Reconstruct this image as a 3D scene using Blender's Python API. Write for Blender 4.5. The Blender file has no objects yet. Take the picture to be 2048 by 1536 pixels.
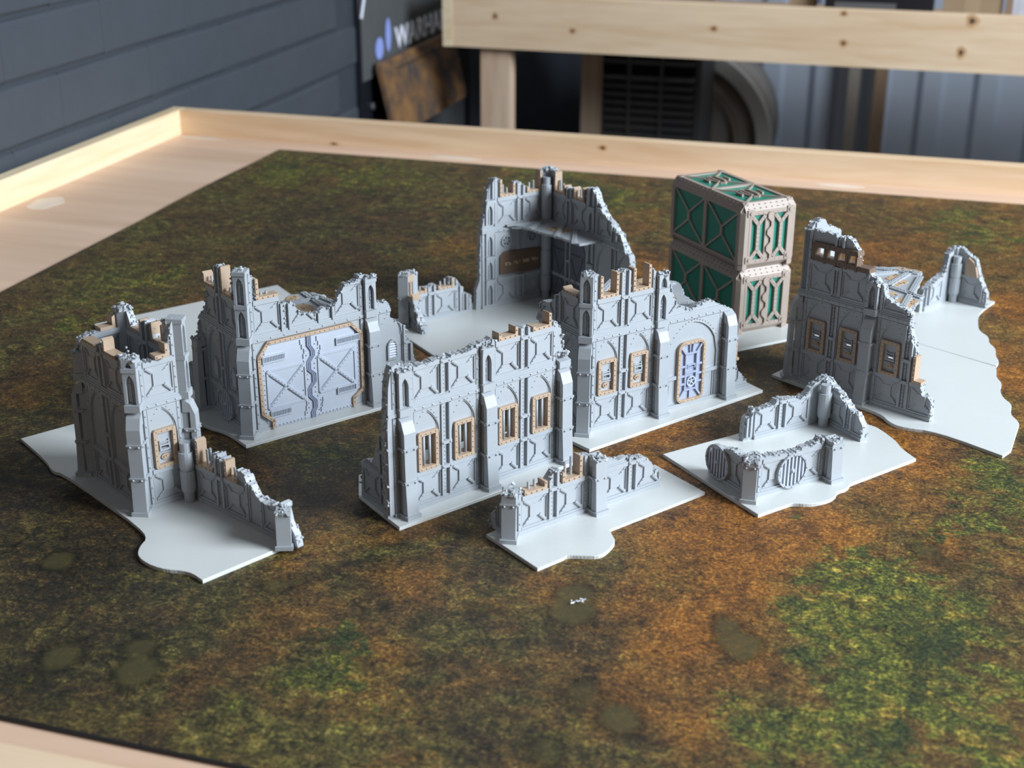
import bpy, math, random
from mathutils import Vector, Matrix

# ---------------------------------------------------------------- camera, world, light, exposure
SC = bpy.context.scene
COL = SC.collection
F_PX, PITCH, ROLL, CAM_H = 2846.79, 0.39096, 0.0036, 0.45709
cd = bpy.data.cameras.new('camera'); cam = bpy.data.objects.new('camera', cd); COL.objects.link(cam)
cd.sensor_width = 36.0; cd.lens = F_PX / 2048 * 36.0; cd.clip_start = 0.02; cd.clip_end = 40
Fv = Vector((0, math.cos(PITCH), -math.sin(PITCH))); Rv = Vector((1, 0, 0)); Uv = Vector((0, math.sin(PITCH), math.cos(PITCH)))
R2 = Rv * math.cos(ROLL) + Uv * math.sin(ROLL); U2 = -Rv * math.sin(ROLL) + Uv * math.cos(ROLL)
cam.matrix_world = Matrix(((R2.x, U2.x, -Fv.x, 0), (R2.y, U2.y, -Fv.y, 0), (R2.z, U2.z, -Fv.z, CAM_H), (0, 0, 0, 1)))
cd.dof.use_dof = True; cd.dof.focus_distance = 1.06; cd.dof.aperture_fstop = 9.0
SC.camera = cam
SC.view_settings.view_transform = 'Standard'; SC.view_settings.look = 'None'
SC.view_settings.gamma = 1.0; SC.view_settings.exposure = 0.0
try: SC.view_settings.use_curve_mapping = False
except Exception: pass
W = bpy.data.worlds.new('world'); SC.world = W; W.use_nodes = True
bg = W.node_tree.nodes['Background']; bg.inputs[0].default_value = (1.0, 0.93, 0.89, 1); bg.inputs[1].default_value = 0.125

def area_light(name, loc, target, sx, sy, power, color):
    L = bpy.data.lights.new(name, 'AREA'); L.shape = 'RECTANGLE'; L.size = sx; L.size_y = sy
    L.energy = power; L.color = color
    o = bpy.data.objects.new(name, L); COL.objects.link(o); o.location = loc
    o.rotation_euler = (Vector(target) - Vector(loc)).to_track_quat('-Z', 'Y').to_euler()
    return o
area_light('window_daylight', (2.35, 0.20, 1.25), (0.0, 1.05, 0.0), 1.5, 1.2, 186, (0.81, 0.91, 1.0))
area_light('fill_light_rear', (0.6, 3.4, 2.9), (0.0, 2.0, -0.2), 1.6, 1.0, 24, (0.85, 0.93, 1.0))  # added overhead fill lamp for the background, no opening known there

# ---------------------------------------------------------------- mesh helpers
MM = 0.001
rnd = random.Random(7)
class MB:
    def __init__(s): s.v = []; s.f = []
    def add(s, vs, fs):
        n = len(s.v); s.v += [tuple(v) for v in vs]; s.f += [tuple(i + n for i in f) for f in fs]
    def mesh(s, name, mat):
        m = bpy.data.meshes.new(name); m.from_pydata([(x * MM, y * MM, z * MM) for x, y, z in s.v], [], s.f)
        m.materials.append(mat); m.update(); return m
    def obj(s, name, mat, parent=None, smooth=False):
        if not s.f: return None
        o = bpy.data.objects.new(name, s.mesh(name, mat)); COL.objects.link(o)
        if parent is not None: o.parent = parent
        if smooth:
            for p in o.data.polygons: p.use_smooth = True
        return o
def tag(o, label=None, cat=None, group=None, kind=None):
    for k, v in (('label', label), ('category', cat), ('group', group), ('kind', kind)):
        if v: o[k] = v
    return o
def empty(name, loc, rz=0):
    o = bpy.data.objects.new(name, None); COL.objects.link(o); o.location = loc; o.rotation_euler = (0, 0, rz); o.empty_display_size = 0.02
    return o
def box(mb, x0, x1, y0, y1, z0, z1):
    v = [(x, y, z) for z in (z0, z1) for y in (y0, y1) for x in (x0, x1)]
    mb.add(v, [(0, 2, 3, 1), (4, 5, 7, 6), (0, 1, 5, 4), (2, 6, 7, 3), (0, 4, 6, 2), (1, 3, 7, 5)])
def bevel_box(mb, x0, x1, y0, y1, z0, z1, b):
    # box with a chamfered top edge
    v = [(x0, y0, z0), (x1, y0, z0), (x1, y1, z0), (x0, y1, z0), (x0, y0, z1 - b), (x1, y0, z1 - b), (x1, y1, z1 - b), (x0, y1, z1 - b),
         (x0 + b, y0 + b, z1), (x1 - b, y0 + b, z1), (x1 - b, y1 - b, z1), (x0 + b, y1 - b, z1)]
    mb.add(v, [(0, 3, 2, 1), (0, 1, 5, 4), (1, 2, 6, 5), (2, 3, 7, 6), (3, 0, 4, 7), (4, 5, 9, 8), (5, 6, 10, 9), (6, 7, 11, 10), (7, 4, 8, 11), (8, 9, 10, 11)])
def tube(mb, p, q, r, n=8, caps=True, r2=None):
    p = Vector(p); q = Vector(q); d = (q - p).normalized()
    a = d.orthogonal().normalized(); b = d.cross(a); r2 = r if r2 is None else r2
    v = [p + (a * math.cos(6.28318 * i / n) + b * math.sin(6.28318 * i / n)) * r for i in range(n)] + \
        [q + (a * math.cos(6.28318 * i / n) + b * math.sin(6.28318 * i / n)) * r2 for i in range(n)]
    f = [(i, (i + 1) % n, n + (i + 1) % n, n + i) for i in range(n)]
    if caps: f += [tuple(reversed(range(n))), tuple(range(n, 2 * n))]
    mb.add(v, f)
def lathe(mb, cx, cy, prof, n=14):
    v = []; f = []
    for r, z in prof:
        v += [(cx + r * math.cos(6.28318 * i / n), cy + r * math.sin(6.28318 * i / n), z) for i in range(n)]
    for k in range(len(prof) - 1):
        f += [(k * n + i, k * n + (i + 1) % n, (k + 1) * n + (i + 1) % n, (k + 1) * n + i) for i in range(n)]
    f += [tuple(reversed(range(n))), tuple(range((len(prof) - 1) * n, len(prof) * n))]
    mb.add(v, f)
def slab(mb, poly, z0, z1):
    # closed outline (u, v) counter-clockwise, extruded in z
    A = sum(poly[i][0] * poly[(i + 1) % len(poly)][1] - poly[(i + 1) % len(poly)][0] * poly[i][1] for i in range(len(poly)))
    if A < 0: poly = poly[::-1]
    n = len(poly)
    mb.add([(x, y, z0) for x, y in poly] + [(x, y, z1) for x, y in poly],
           [tuple(reversed(range(n))), tuple(range(n, 2 * n))] + [(i, (i + 1) % n, n + (i + 1) % n, n + i) for i in range(n)])

# ---------------------------------------------------------------- materials
class N:
    def __init__(s, name):
        s.m = bpy.data.materials.new(name); s.m.use_nodes = True; s.t = s.m.node_tree; s.b = s.t.nodes['Principled BSDF']
    def n(s, typ, **kw):
        x = s.t.nodes.new(typ)
        for k, v in kw.items():
            if k.startswith('i_'):
                x.inputs[k[2:].replace('_', ' ')].default_value = v
            else: setattr(x, k, v)
        return x
    def l(s, a, b): s.t.links.new(a, b)
    def coord(s, which='Object', scale=(1, 1, 1), rot=(0, 0, 0)):
        tc = s.n('ShaderNodeTexCoord'); mp = s.n('ShaderNodeMapping'); mp.inputs['Scale'].default_value = scale; mp.inputs['Rotation'].default_value = rot
        s.l(tc.outputs[which], mp.inputs['Vector']); return mp.outputs[0]
    def noise(s, vec, scale, detail=4, rough=0.55, dist=0.0):
        x = s.n('ShaderNodeTexNoise'); x.inputs['Scale'].default_value = scale; x.inputs['Detail'].default_value = detail
        x.inputs['Roughness'].default_value = rough; x.inputs['Distortion'].default_value = dist; s.l(vec, x.inputs['Vector']); return x.outputs['Fac']
    def ramp(s, fac, stops):
        x = s.n('ShaderNodeValToRGB'); cr = x.color_ramp
        while len(cr.elements) < len(stops): cr.elements.new(0.5)
        for e, (p, c) in zip(cr.elements, stops): e.position = p; e.color = (*c, 1) if len(c) == 3 else c
        s.l(fac, x.inputs[0]); return x.outputs[0]
    def math(s, op, a, b=None, clamp=False):
        x = s.n('ShaderNodeMath', operation=op, use_clamp=clamp)
        for i, q in enumerate((a, b)):
            if q is None: continue
            if isinstance(q, (int, float)): x.inputs[i].default_value = q
            else: s.l(q, x.inputs[i])
        return x.outputs[0]
    def mix(s, fac, a, b, mode='MIX'):
        x = s.n('ShaderNodeMix', data_type='RGBA', blend_type=mode)
        for i, q in ((0, fac), (6, a), (7, b)):
            if isinstance(q, (int, float)): x.inputs[i].default_value = q
            elif isinstance(q, tuple): x.inputs[i].default_value = (*q, 1)
            else: s.l(q, x.inputs[i])
        return x.outputs[2]
    def bump(s, h, strength=0.3, dist=0.001):
        x = s.n('ShaderNodeBump'); x.inputs['Strength'].default_value = strength; x.inputs['Distance'].default_value = dist
        s.l(h, x.inputs['Height']); s.l(x.outputs[0], s.b.inputs['Normal'])
    def out(s, col=None, rough=0.5, spec=0.5, metal=0.0):
        if isinstance(col, tuple): s.b.inputs['Base Color'].default_value = (*col, 1)
        elif col is not None: s.l(col, s.b.inputs['Base Color'])
        if isinstance(rough, float): s.b.inputs['Roughness'].default_value = rough
        else: s.l(rough, s.b.inputs['Roughness'])
        s.b.inputs['Specular IOR Level'].default_value = spec; s.b.inputs['Metallic'].default_value = metal
        return s.m

def print_plastic(name, col, rough=0.42, var=0.06, layer=True, lay=0.25):
    a = N(name); v = a.coord(); nz = a.noise(v, 60, 3)
    c2 = tuple(max(0, x * (1 - var * 2)) for x in col)
    c = a.mix(nz, col, c2)
    w = a.n('ShaderNodeTexWave', wave_type='BANDS', bands_direction='Z'); w.inputs['Scale'].default_value = 420; w.inputs['Distortion'].default_value = 0.6
    w.inputs['Detail'].default_value = 1; a.l(v, w.inputs['Vector'])
    st = a.noise(a.coord(scale=(20, 20, 1600)), 1.0, 2)
    h = a.math('ADD', w.outputs['Fac'], st)
    if layer: a.bump(h, lay, 0.0003)
    return a.out(c, rough, 0.5)
M_GREY = print_plastic('grey_print_plastic', (0.40, 0.425, 0.455), 0.40)
M_TAN = print_plastic('copper_tan_print_plastic', (0.50, 0.365, 0.26), 0.40, 0.08)
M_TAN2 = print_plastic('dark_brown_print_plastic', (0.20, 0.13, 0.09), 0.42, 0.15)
M_DOOR = print_plastic('pale_lilac_print_plastic', (0.50, 0.54, 0.62), 0.36)
M_DOOR2 = print_plastic('blue_lilac_print_plastic', (0.37, 0.41, 0.53), 0.36)
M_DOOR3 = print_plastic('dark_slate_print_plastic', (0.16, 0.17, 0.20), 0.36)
M_BROWN = print_plastic('taupe_print_plastic', (0.40, 0.32, 0.27), 0.40, 0.08)
M_GREEN = print_plastic('teal_green_print_plastic', (0.012, 0.235, 0.165), 0.36)

def mat_plate():
    a = N('white_print_plastic'); v = a.coord()
    ws = []
    for dr in ('X', 'Y'):
        w = a.n('ShaderNodeTexWave', wave_type='BANDS', bands_direction=dr); w.inputs['Scale'].default_value = 190; w.inputs['Distortion'].default_value = 0.3
        a.l(v, w.inputs['Vector']); ws.append(w.outputs['Fac'])
    h = a.math('ADD', ws[0], ws[1])
    nz = a.noise(v, 14, 4)
    c = a.mix(nz, (0.66, 0.675, 0.66), (0.60, 0.615, 0.60))
    c = a.mix(a.math('MULTIPLY', h, 0.06), c, (0.45, 0.47, 0.47))
    a.bump(h, 0.18, 0.0002)
    return a.out(c, 0.36, 0.5)
M_PLATE = mat_plate()

def mat_mesh():
    a = N('perforated_tan_plastic'); v = a.coord()
    w = a.n('ShaderNodeTexVoronoi', feature='F1'); w.inputs['Scale'].default_value = 330; a.l(v, w.inputs['Vector'])
    m = a.ramp(w.outputs['Distance'], [(0.28, (0, 0, 0)), (0.42, (1, 1, 1))])
    c = a.mix(m, (0.13, 0.08, 0.05), (0.50, 0.35, 0.22)); a.bump(m, 0.8, 0.0008)
    return a.out(c, 0.45, 0.4)
M_MESH = mat_mesh()

def mat_wood(name, base, dark, knots=True, along='X', scale=1.0):
    a = N(name); sc = {'X': (1.2, 14, 14), 'Y': (14, 1.2, 14), 'Z': (14, 14, 1.2)}[along]
    v = a.coord(scale=tuple(x * scale for x in sc))
    n1 = a.noise(v, 1.6, 5, 0.6, 0.8); n2 = a.noise(v, 7, 3, 0.5)
    f = a.math('ADD', a.math('MULTIPLY', n1, 0.7), a.math('MULTIPLY', n2, 0.3))
    c = a.ramp(f, [(0.36, dark), (0.55, base), (0.72, tuple(min(1, x * 1.12) for x in base))])
    if knots:
        ks = {'X': (4.2, 0.4, 9), 'Y': (0.4, 4.2, 9), 'Z': (8, 8, 3.4)}[along]
        vo = a.n('ShaderNodeTexVoronoi', feature='F1'); vo.inputs['Scale'].default_value = 1.0; a.l(a.coord(scale=ks), vo.inputs['Vector'])
        k = a.ramp(vo.outputs['Distance'], [(0.03, (1, 1, 1)), (0.065, (0, 0, 0))])
        k2 = a.ramp(vo.outputs['Distance'], [(0.06, (0.6, 0.6, 0.6)), (0.22, (0, 0, 0))])
        c = a.mix(k2, c, (0.50, 0.22, 0.08)); c = a.mix(k, c, (0.10, 0.045, 0.02))
    a.bump(n2, 0.15, 0.0006)
    return a.out(c, 0.55, 0.3)
M_PINE = mat_wood('pine_wood', (0.80, 0.60, 0.41), (0.70, 0.47, 0.28), False)
M_PINEY = mat_wood('pine_wood_side', (0.86, 0.70, 0.48), (0.76, 0.57, 0.34), False, 'Y')
M_PINEZ = mat_wood('pine_wood_upright', (0.66, 0.49, 0.36), (0.56, 0.38, 0.26), False, 'Z')
M_STUD = mat_wood('stud_wood', (0.30, 0.20, 0.13), (0.20, 0.13, 0.09), False, 'Z')
M_PLY = mat_wood('plywood', (0.74, 0.52, 0.38), (0.64, 0.43, 0.30), False, 'X', 0.5)

def mat_ground():
    a = N('printed_battle_mat'); at = a.n('ShaderNodeAttribute'); at.attribute_name = 'tone'
    sp = a.n('ShaderNodeSeparateColor'); a.l(at.outputs['Color'], sp.inputs[0]); G, O, D = sp.outputs; Pd = at.outputs['Alpha']
    v = a.coord()
    big = a.noise(v, 24, 7, 0.66, 0.5); med = a.noise(v, 95, 7, 0.72, 0.4); fine = a.noise(v, 380, 5, 0.75); fine2 = a.noise(a.coord(rot=(0, 0, 0.7), scale=(1, 2.3, 1)), 520, 4, 0.75)
    n = a.math('ADD', a.math('MULTIPLY', big, 0.45), a.math('MULTIPLY', med, 0.55))
    brown = a.ramp(n, [(0.36, (0.014, 0.011, 0.008)), (0.46, (0.042, 0.029, 0.014)), (0.55, (0.085, 0.052, 0.020)), (0.68, (0.15, 0.092, 0.032))])
    orange = a.ramp(n, [(0.32, (0.035, 0.018, 0.008)), (0.44, (0.12, 0.048, 0.012)), (0.56, (0.23, 0.092, 0.017)), (0.70, (0.36, 0.18, 0.035))])
    big2 = a.noise(a.coord(rot=(0, 0, 0.5)), 26, 6, 0.65, 0.5)
    grn = a.noise(a.coord(rot=(0, 0, 1.1), scale=(1, 1.6, 1)), 60, 7, 0.72, 0.6)
    green = a.ramp(a.math('ADD', a.math('MULTIPLY', med, 0.6), a.math('MULTIPLY', fine, 0.4)), [(0.36, (0.016, 0.022, 0.011)), (0.46, (0.042, 0.052, 0.016)), (0.55, (0.095, 0.105, 0.020)), (0.66, (0.27, 0.25, 0.035))])
    yel = a.ramp(med, [(0.40, (0.05, 0.035, 0.010)), (0.52, (0.17, 0.115, 0.022)), (0.66, (0.50, 0.36, 0.075))])
    green = a.mix(a.ramp(a.noise(a.coord(rot=(0, 0, 0.3), scale=(1, 1.5, 1)), 44, 8, 0.78, 0.5), [(0.50, (0, 0, 0)), (0.62, (0.9, 0.9, 0.9))]), green, yel)
    green = a.mix(a.ramp(a.noise(a.coord(rot=(0, 0, 1.9)), 17, 5, 0.6, 0.5), [(0.36, (0.85, 0.85, 0.85)), (0.50, (0, 0, 0))]), green, (0.020, 0.030, 0.013))
    olv = a.ramp(med, [(0.36, (0.022, 0.022, 0.010)), (0.52, (0.075, 0.068, 0.022)), (0.68, (0.20, 0.175, 0.045))])
    brown = a.mix(a.ramp(a.noise(a.coord(rot=(0, 0, 2.0)), 13, 7, 0.7, 0.7), [(0.44, (0, 0, 0)), (0.60, (0.85, 0.85, 0.85))]), brown, olv)
    fo = a.ramp(a.math('ADD', a.math('MULTIPLY', O, 0.60), a.math('ADD', a.math('MULTIPLY', big, 0.45), a.math('MULTIPLY', grn, 0.35))), [(0.44, (0, 0, 0)), (0.84, (1, 1, 1))])
    fg = a.ramp(a.math('ADD', a.math('MULTIPLY', G, 0.44), a.math('ADD', a.math('MULTIPLY', big2, 0.75), a.math('MULTIPLY', grn, 0.75))), [(0.90, (0, 0, 0)), (1.16, (1, 1, 1))])
    c = a.mix(fo, brown, orange); c = a.mix(fg, c, green)
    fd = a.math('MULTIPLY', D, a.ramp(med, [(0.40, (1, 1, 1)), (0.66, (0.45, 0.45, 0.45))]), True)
    c = a.mix(fd, c, (0.017, 0.016, 0.013))  # dark tone also paints light falloff at left and the right-hand ruin's shadow
    # dark crevices and pale speckles
    cr = a.ramp(a.noise(v, 48, 8, 0.75, 1.2), [(0.34, (0.30, 0.30, 0.30)), (0.45, (1, 1, 1))]); c = a.mix(0.75, c, cr, 'MULTIPLY')
    g1 = a.ramp(fine, [(0.38, (0.40, 0.40, 0.42)), (0.50, (0.95, 0.95, 0.95)), (0.62, (2.1, 2.0, 1.75))]); c = a.mix(0.9, c, g1, 'MULTIPLY')
    g2 = a.ramp(fine2, [(0.38, (0.50, 0.50, 0.50)), (0.62, (1.75, 1.7, 1.5))]); c = a.mix(0.9, c, g2, 'MULTIPLY')
    pit = a.ramp(a.noise(a.coord(rot=(0, 0, 0.9)), 120, 3, 0.6, 1.5), [(0.33, (0.22, 0.22, 0.24)), (0.40, (1, 1, 1))]); c = a.mix(0.85, c, pit, 'MULTIPLY')
    vo = a.n('ShaderNodeTexVoronoi', feature='F1'); vo.inputs['Scale'].default_value = 330; a.l(v, vo.inputs['Vector'])
    spk = a.math('MULTIPLY', a.ramp(vo.outputs['Distance'], [(0.10, (1, 1, 1)), (0.2, (0, 0, 0))]), a.ramp(med, [(0.50, (0, 0, 0)), (0.62, (0.8, 0.8, 0.8))]))
    c = a.mix(spk, c, (0.42, 0.32, 0.17))
    pe = a.ramp(a.math('ADD', Pd, a.math('MULTIPLY', big2, 0.9)), [(0.70, (0, 0, 0)), (0.95, (1, 1, 1))])
    rim = a.ramp(a.math('ADD', Pd, a.math('MULTIPLY', big2, 0.9)), [(0.52, (1, 1, 1)), (0.70, (0.38, 0.40, 0.36))]); c = a.mix(0.8, c, rim, 'MULTIPLY')
    pc = a.mix(big, (0.05, 0.045, 0.018), (0.11, 0.088, 0.030))
    c = a.mix(a.math('MULTIPLY', pe, 0.6), c, pc)
    a.bump(a.noise(v, 1400, 2), 0.08, 0.0003)
    return a.out(c, 0.62, 0.32)
M_MAT = mat_ground()

def simple(name, col, rough=0.6, spec=0.3, metal=0.0, var=0.15, sc=12, b=0.0):
    a = N(name); v = a.coord(); n = a.noise(v, sc, 4)
    c = a.mix(n, tuple(x * (1 + var) for x in col), tuple(x * (1 - var) for x in col))
    if b: a.bump(n, b, 0.003)
    return a.out(c, rough, spec, metal)
M_RUBBER = simple('black_rubber_edge', (0.018, 0.018, 0.02), 0.5, 0.4)
M_BRICK = simple('slate_grey_masonry_paint', (0.058, 0.068, 0.083), 0.50, 0.40, 0, 0.10, 25, 0.5)
M_MORTAR = simple('slate_grey_mortar_paint', (0.045, 0.053, 0.066), 0.6, 0.35, 0, 0.1, 30, 0.5)
M_FLOOR = simple('concrete_floor', (0.06, 0.058, 0.055), 0.8, 0.2)
M_DARK = simple('dark_wall_paint', (0.035, 0.034, 0.036), 0.8, 0.2)
M_BOARD = simple('black_board', (0.012, 0.013, 0.018), 0.35, 0.5)
M_POSTER = simple('dark_grey_print', (0.10, 0.105, 0.11), 0.4, 0.4, 0, 0.3, 8)
M_INK = simple('white_ink', (0.85, 0.86, 0.95), 0.5, 0.3)
M_BLUEINK = simple('blue_ink', (0.30, 0.38, 0.80), 0.5, 0.3)
M_SCREW = simple('steel_screw', (0.7, 0.7, 0.7), 0.3, 0.5, 0.6)
M_BEIGE = simple('beige_casing', (0.30, 0.26, 0.22), 0.5, 0.4)
M_IVORY = simple('ivory_enamel', (0.55, 0.54, 0.50), 0.45, 0.4)
M_GRILLE = simple('grey_grille', (0.11, 0.11, 0.115), 0.5, 0.4)
M_BLACK = simple('black_void', (0.008, 0.008, 0.009), 0.8, 0.2)
M_CARD = simple('brown_cardboard', (0.33, 0.24, 0.15), 0.8, 0.2)
M_STEEL = simple('galvanised_sheet', (0.50, 0.55, 0.64), 0.38, 0.5, 0.25, 0.08)
M_STICK = simple('white_print_sheet', (0.5, 0.5, 0.55), 0.5, 0.3, 0, 0.5, 60)
M_SMEAR = simple('pale_wood_filler', (0.78, 0.66, 0.54), 0.7, 0.2, 0, 0.1, 40)
M_FLUFF = simple('white_fluff', (0.75, 0.75, 0.78), 0.8, 0.2)
def mat_rust():
    a = N('rusty_brown_stain'); v = a.coord(); n = a.noise(v, 16, 5, 0.6, 0.5)
    return a.out(a.ramp(n, [(0.35, (0.06, 0.055, 0.055)), (0.50, (0.17, 0.095, 0.05)), (0.66, (0.29, 0.15, 0.055))]), 0.55, 0.35)
M_RUST = mat_rust()

# ---------------------------------------------------------------- ruined-wall kit (all numbers in millimetres)
BW, PW, RW, CO = 21.92, 8.95, 17.29, 8.65          # bay, pilaster, pier gap, corner offset
S2 = 78.4                                           # storey pitch
LV = [0.0, S2]
def lerp_top(top, s):
    if s <= top[0][0]: return top[0][1]
    for (a, b), (c, d) in zip(top, top[1:]):
        if s <= c: return b if c - a < 1e-9 else b + (d - b) * (s - a) / (c - a)
    return top[-1][1]
SILLS = (107.3, 28.3)
def jag(top, r, step=1.3, amp=0.9):
    out = [top[0]]
    for (a, b), (c, d) in zip(top, top[1:]):
        L = c - a
        if L > step * 1.5 and not (b == d and b in SILLS):
            k = max(2, int(L / step))
            for i in range(1, k):
                f = (i + r.uniform(-.3, .3)) / k
                out.append((a + L * f, b + (d - b) * f + r.uniform(-amp, amp)))
        elif abs(d - b) > 5 and L > 0.8:
            for f in (.3, .6): out.append((a + L * f, b + (d - b) * (f + r.uniform(-.12, .12))))
        out.append((c, d))
    return out
def clip_half(poly, fn):
    out = []
    for i in range(len(poly)):
        p, q = poly[i], poly[(i + 1) % len(poly)]; a, b = fn(p), fn(q)
        if a >= 0: out.append(p)
        if (a >= 0) != (b >= 0):
            t = a / (a - b); out.append((p[0] + (q[0] - p[0]) * t, p[1] + (q[1] - p[1]) * t))
    return out

class Frame:
    """wall coordinates (s along, z up, d outward) -> ruin coordinates"""
    def __init__(s, o, deg):
        s.o = o; a = math.radians(deg); s.c, s.n = (math.cos(a), math.sin(a)), (math.sin(a), -math.cos(a))
    def __call__(s, a, z, d): return (s.o[0] + s.c[0] * a + s.n[0] * d, s.o[1] + s.c[1] * a + s.n[1] * d, z)

def prism(mb, M, poly, d0, d1, top=None, back=False):
    """convex CCW polygon in (s,z) extruded from d0 to d1, cut under the broken top line"""
    pieces = []
    ss = [p[0] for p in poly]; zs = [p[1] for p in poly]; lo, hi = min(ss), max(ss)
    if top is None: pieces = [(poly, None, None)]
    else:
        kn = [lo] + [k[0] for k in top if lo < k[0] < hi] + [hi]
        mt = min([lerp_top(top, k) for k in kn])
        if lo < top[0][0] - 1e-6 or hi > top[-1][0] + 1e-6:
            lo2, hi2 = max(lo, top[0][0]), min(hi, top[-1][0])
            if hi2 - lo2 < 1e-6: return
            poly = clip_half(clip_half(poly, lambda p: p[0] - lo2), lambda p: hi2 - p[0]); lo, hi = lo2, hi2
            kn = [lo] + [k[0] for k in top if lo < k[0] < hi] + [hi]
        if mt >= max(zs): pieces = [(poly, None, None)]
        else:
            for a, b in zip(kn, kn[1:]):
                if b - a < 1e-7: continue
                ta, tb = lerp_top(top, a + 1e-7), lerp_top(top, b - 1e-7)
                q = clip_half(clip_half(poly, lambda p: p[0] - a), lambda p: b - p[0])
                if len(q) > 2: q = clip_half(q, lambda p: ta + (tb - ta) * (p[0] - a) / (b - a) - p[1])
                if len(q) > 2: pieces.append((q, a if a > lo + 1e-6 else None, b if b < hi - 1e-6 else None))
    for q, a, b in pieces:
        n = len(q); v = [M(s, z, d0) for s, z in q] + [M(s, z, d1) for s, z in q]
        f = [tuple(range(n, 2 * n))]
        if back: f.append(tuple(reversed(range(n))))
        for i in range(n):
            p, r = q[i], q[(i + 1) % n]
            if a is not None and abs(p[0] - a) < 1e-5 and abs(r[0] - a) < 1e-5: 
                if lerp_top(top, a - 1e-4) >= max(p[1], r[1]) - 1e-3: continue
            if b is not None and abs(p[0] - b) < 1e-5 and abs(r[0] - b) < 1e-5:
                if lerp_top(top, b + 1e-4) >= max(p[1], r[1]) - 1e-3: continue
            f.append((i, (i + 1) % n, n + (i + 1) % n, n + i))
        mb.add(v, f)
def R(a, b, z0, z1): return [(a, z0), (b, z0), (b, z1), (a, z1)]
def rib(p, q, w):
    dx, dz = q[0] - p[0], q[1] - p[1]; L = math.hypot(dx, dz); nx, nz = -dz / L * w / 2, dx / L * w / 2
    return [(p[0] - nx, p[1] - nz), (q[0] - nx, q[1] - nz), (q[0] + nx, q[1] + nz), (p[0] + nx, p[1] + nz)]
def extr(mb, M, prof, s0, s1):
    """profile polygon in (d,z) extruded along s"""
    n = len(prof); mb.add([M(s0, z, d) for d, z in prof] + [M(s1, z, d) for d, z in prof],
        [tuple(reversed(range(n))), tuple(range(n, 2 * n))] + [(i, (i + 1) % n, n + (i + 1) % n, n + i) for i in range(n)])
def dome(mb, M, s, z, h, top=None, r=0.85, dh=0.75, n=6):
    if top is not None and (z + r > lerp_top(top, s) or s < top[0][0] + r or s > top[-1][0] - r): return
    v = []
    for k, (rr, hh) in enumerate(((r, 0), (r * .85, dh * .6), (r * .4, dh))):
        v += [M(s + rr * math.cos(6.28318 * i / n), z + rr * math.sin(6.28318 * i / n), h + hh) for i in range(n)]
    f = [(k * n + i, k * n + (i + 1) % n, (k + 1) * n + (i + 1) % n, (k + 1) * n + i) for k in (0, 1) for i in range(n)] + [tuple(range(2 * n, 3 * n))]
    mb.add(v, f)
def flip(M, T):
    """same wall seen from its other side"""
    def g(s, z, d): return M(s, z, -T - d)
    return g
def rubble(mb, M, s, z, d, r, k=1.0):
    v = []
    sz = [r.uniform(.5, 1.5) * k for _ in range(3)]; ax = Vector((r.uniform(-1, 1), r.uniform(-1, 1), r.uniform(-1, 1))).normalized(); ro = Matrix.Rotation(r.uniform(0, 3), 3, ax)
    for a in (-1, 1):
        for b in (-1, 1):
            for c in (-1, 1):
                p = ro @ Vector((a * sz[0] * r.uniform(.6, 1), b * sz[1] * r.uniform(.6, 1), c * sz[2] * r.uniform(.6, 1))); v.append(M(s + p.x, z + p.y, d + p.z))
    mb.add(v, [(0, 1, 3, 2), (4, 6, 7, 5), (0, 4, 5, 1), (2, 3, 7, 6), (0, 2, 6, 4), (1, 5, 7, 3)])

def arch_pts(c, hw, zs, za, n=9):
    """pointed arch curve from left springing to right springing"""
    H = za - zs; Rr = (hw * hw + H * H) / (2 * hw); L = []
    for i in range(n + 1):
        t = i / n; x = -hw + hw * t; z = math.sqrt(max(0, Rr * Rr - (x + hw - Rr) ** 2)); L.append((c + x, zs + z))
    k = H / (L[-1][1] - zs); L = [(x, zs + (z - zs) * k) for x, z in L]
    return L + [(2 * c - x, z) for x, z in reversed(L[:-1])]
def spandrel(mb, M, a, b, z0, z1, hw, zs, za, d0, d1, top=None):
    """slab [a,b]x[z0,z1] with a pointed arch opening cut out"""
    c = (a + b) / 2; pts = arch_pts(c, hw, zs, za)
    for (x0, y0), (x1, y1) in zip(pts, pts[1:]): prism(mb, M, [(x0, y0), (x1, y1), (x1, z1), (x0, z1)], d0, d1, top)
    if c - hw > a + .01:
        prism(mb, M, R(a, c - hw, z0, z1), d0, d1, top); prism(mb, M, R(c + hw, b, z0, z1), d0, d1, top)

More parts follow.
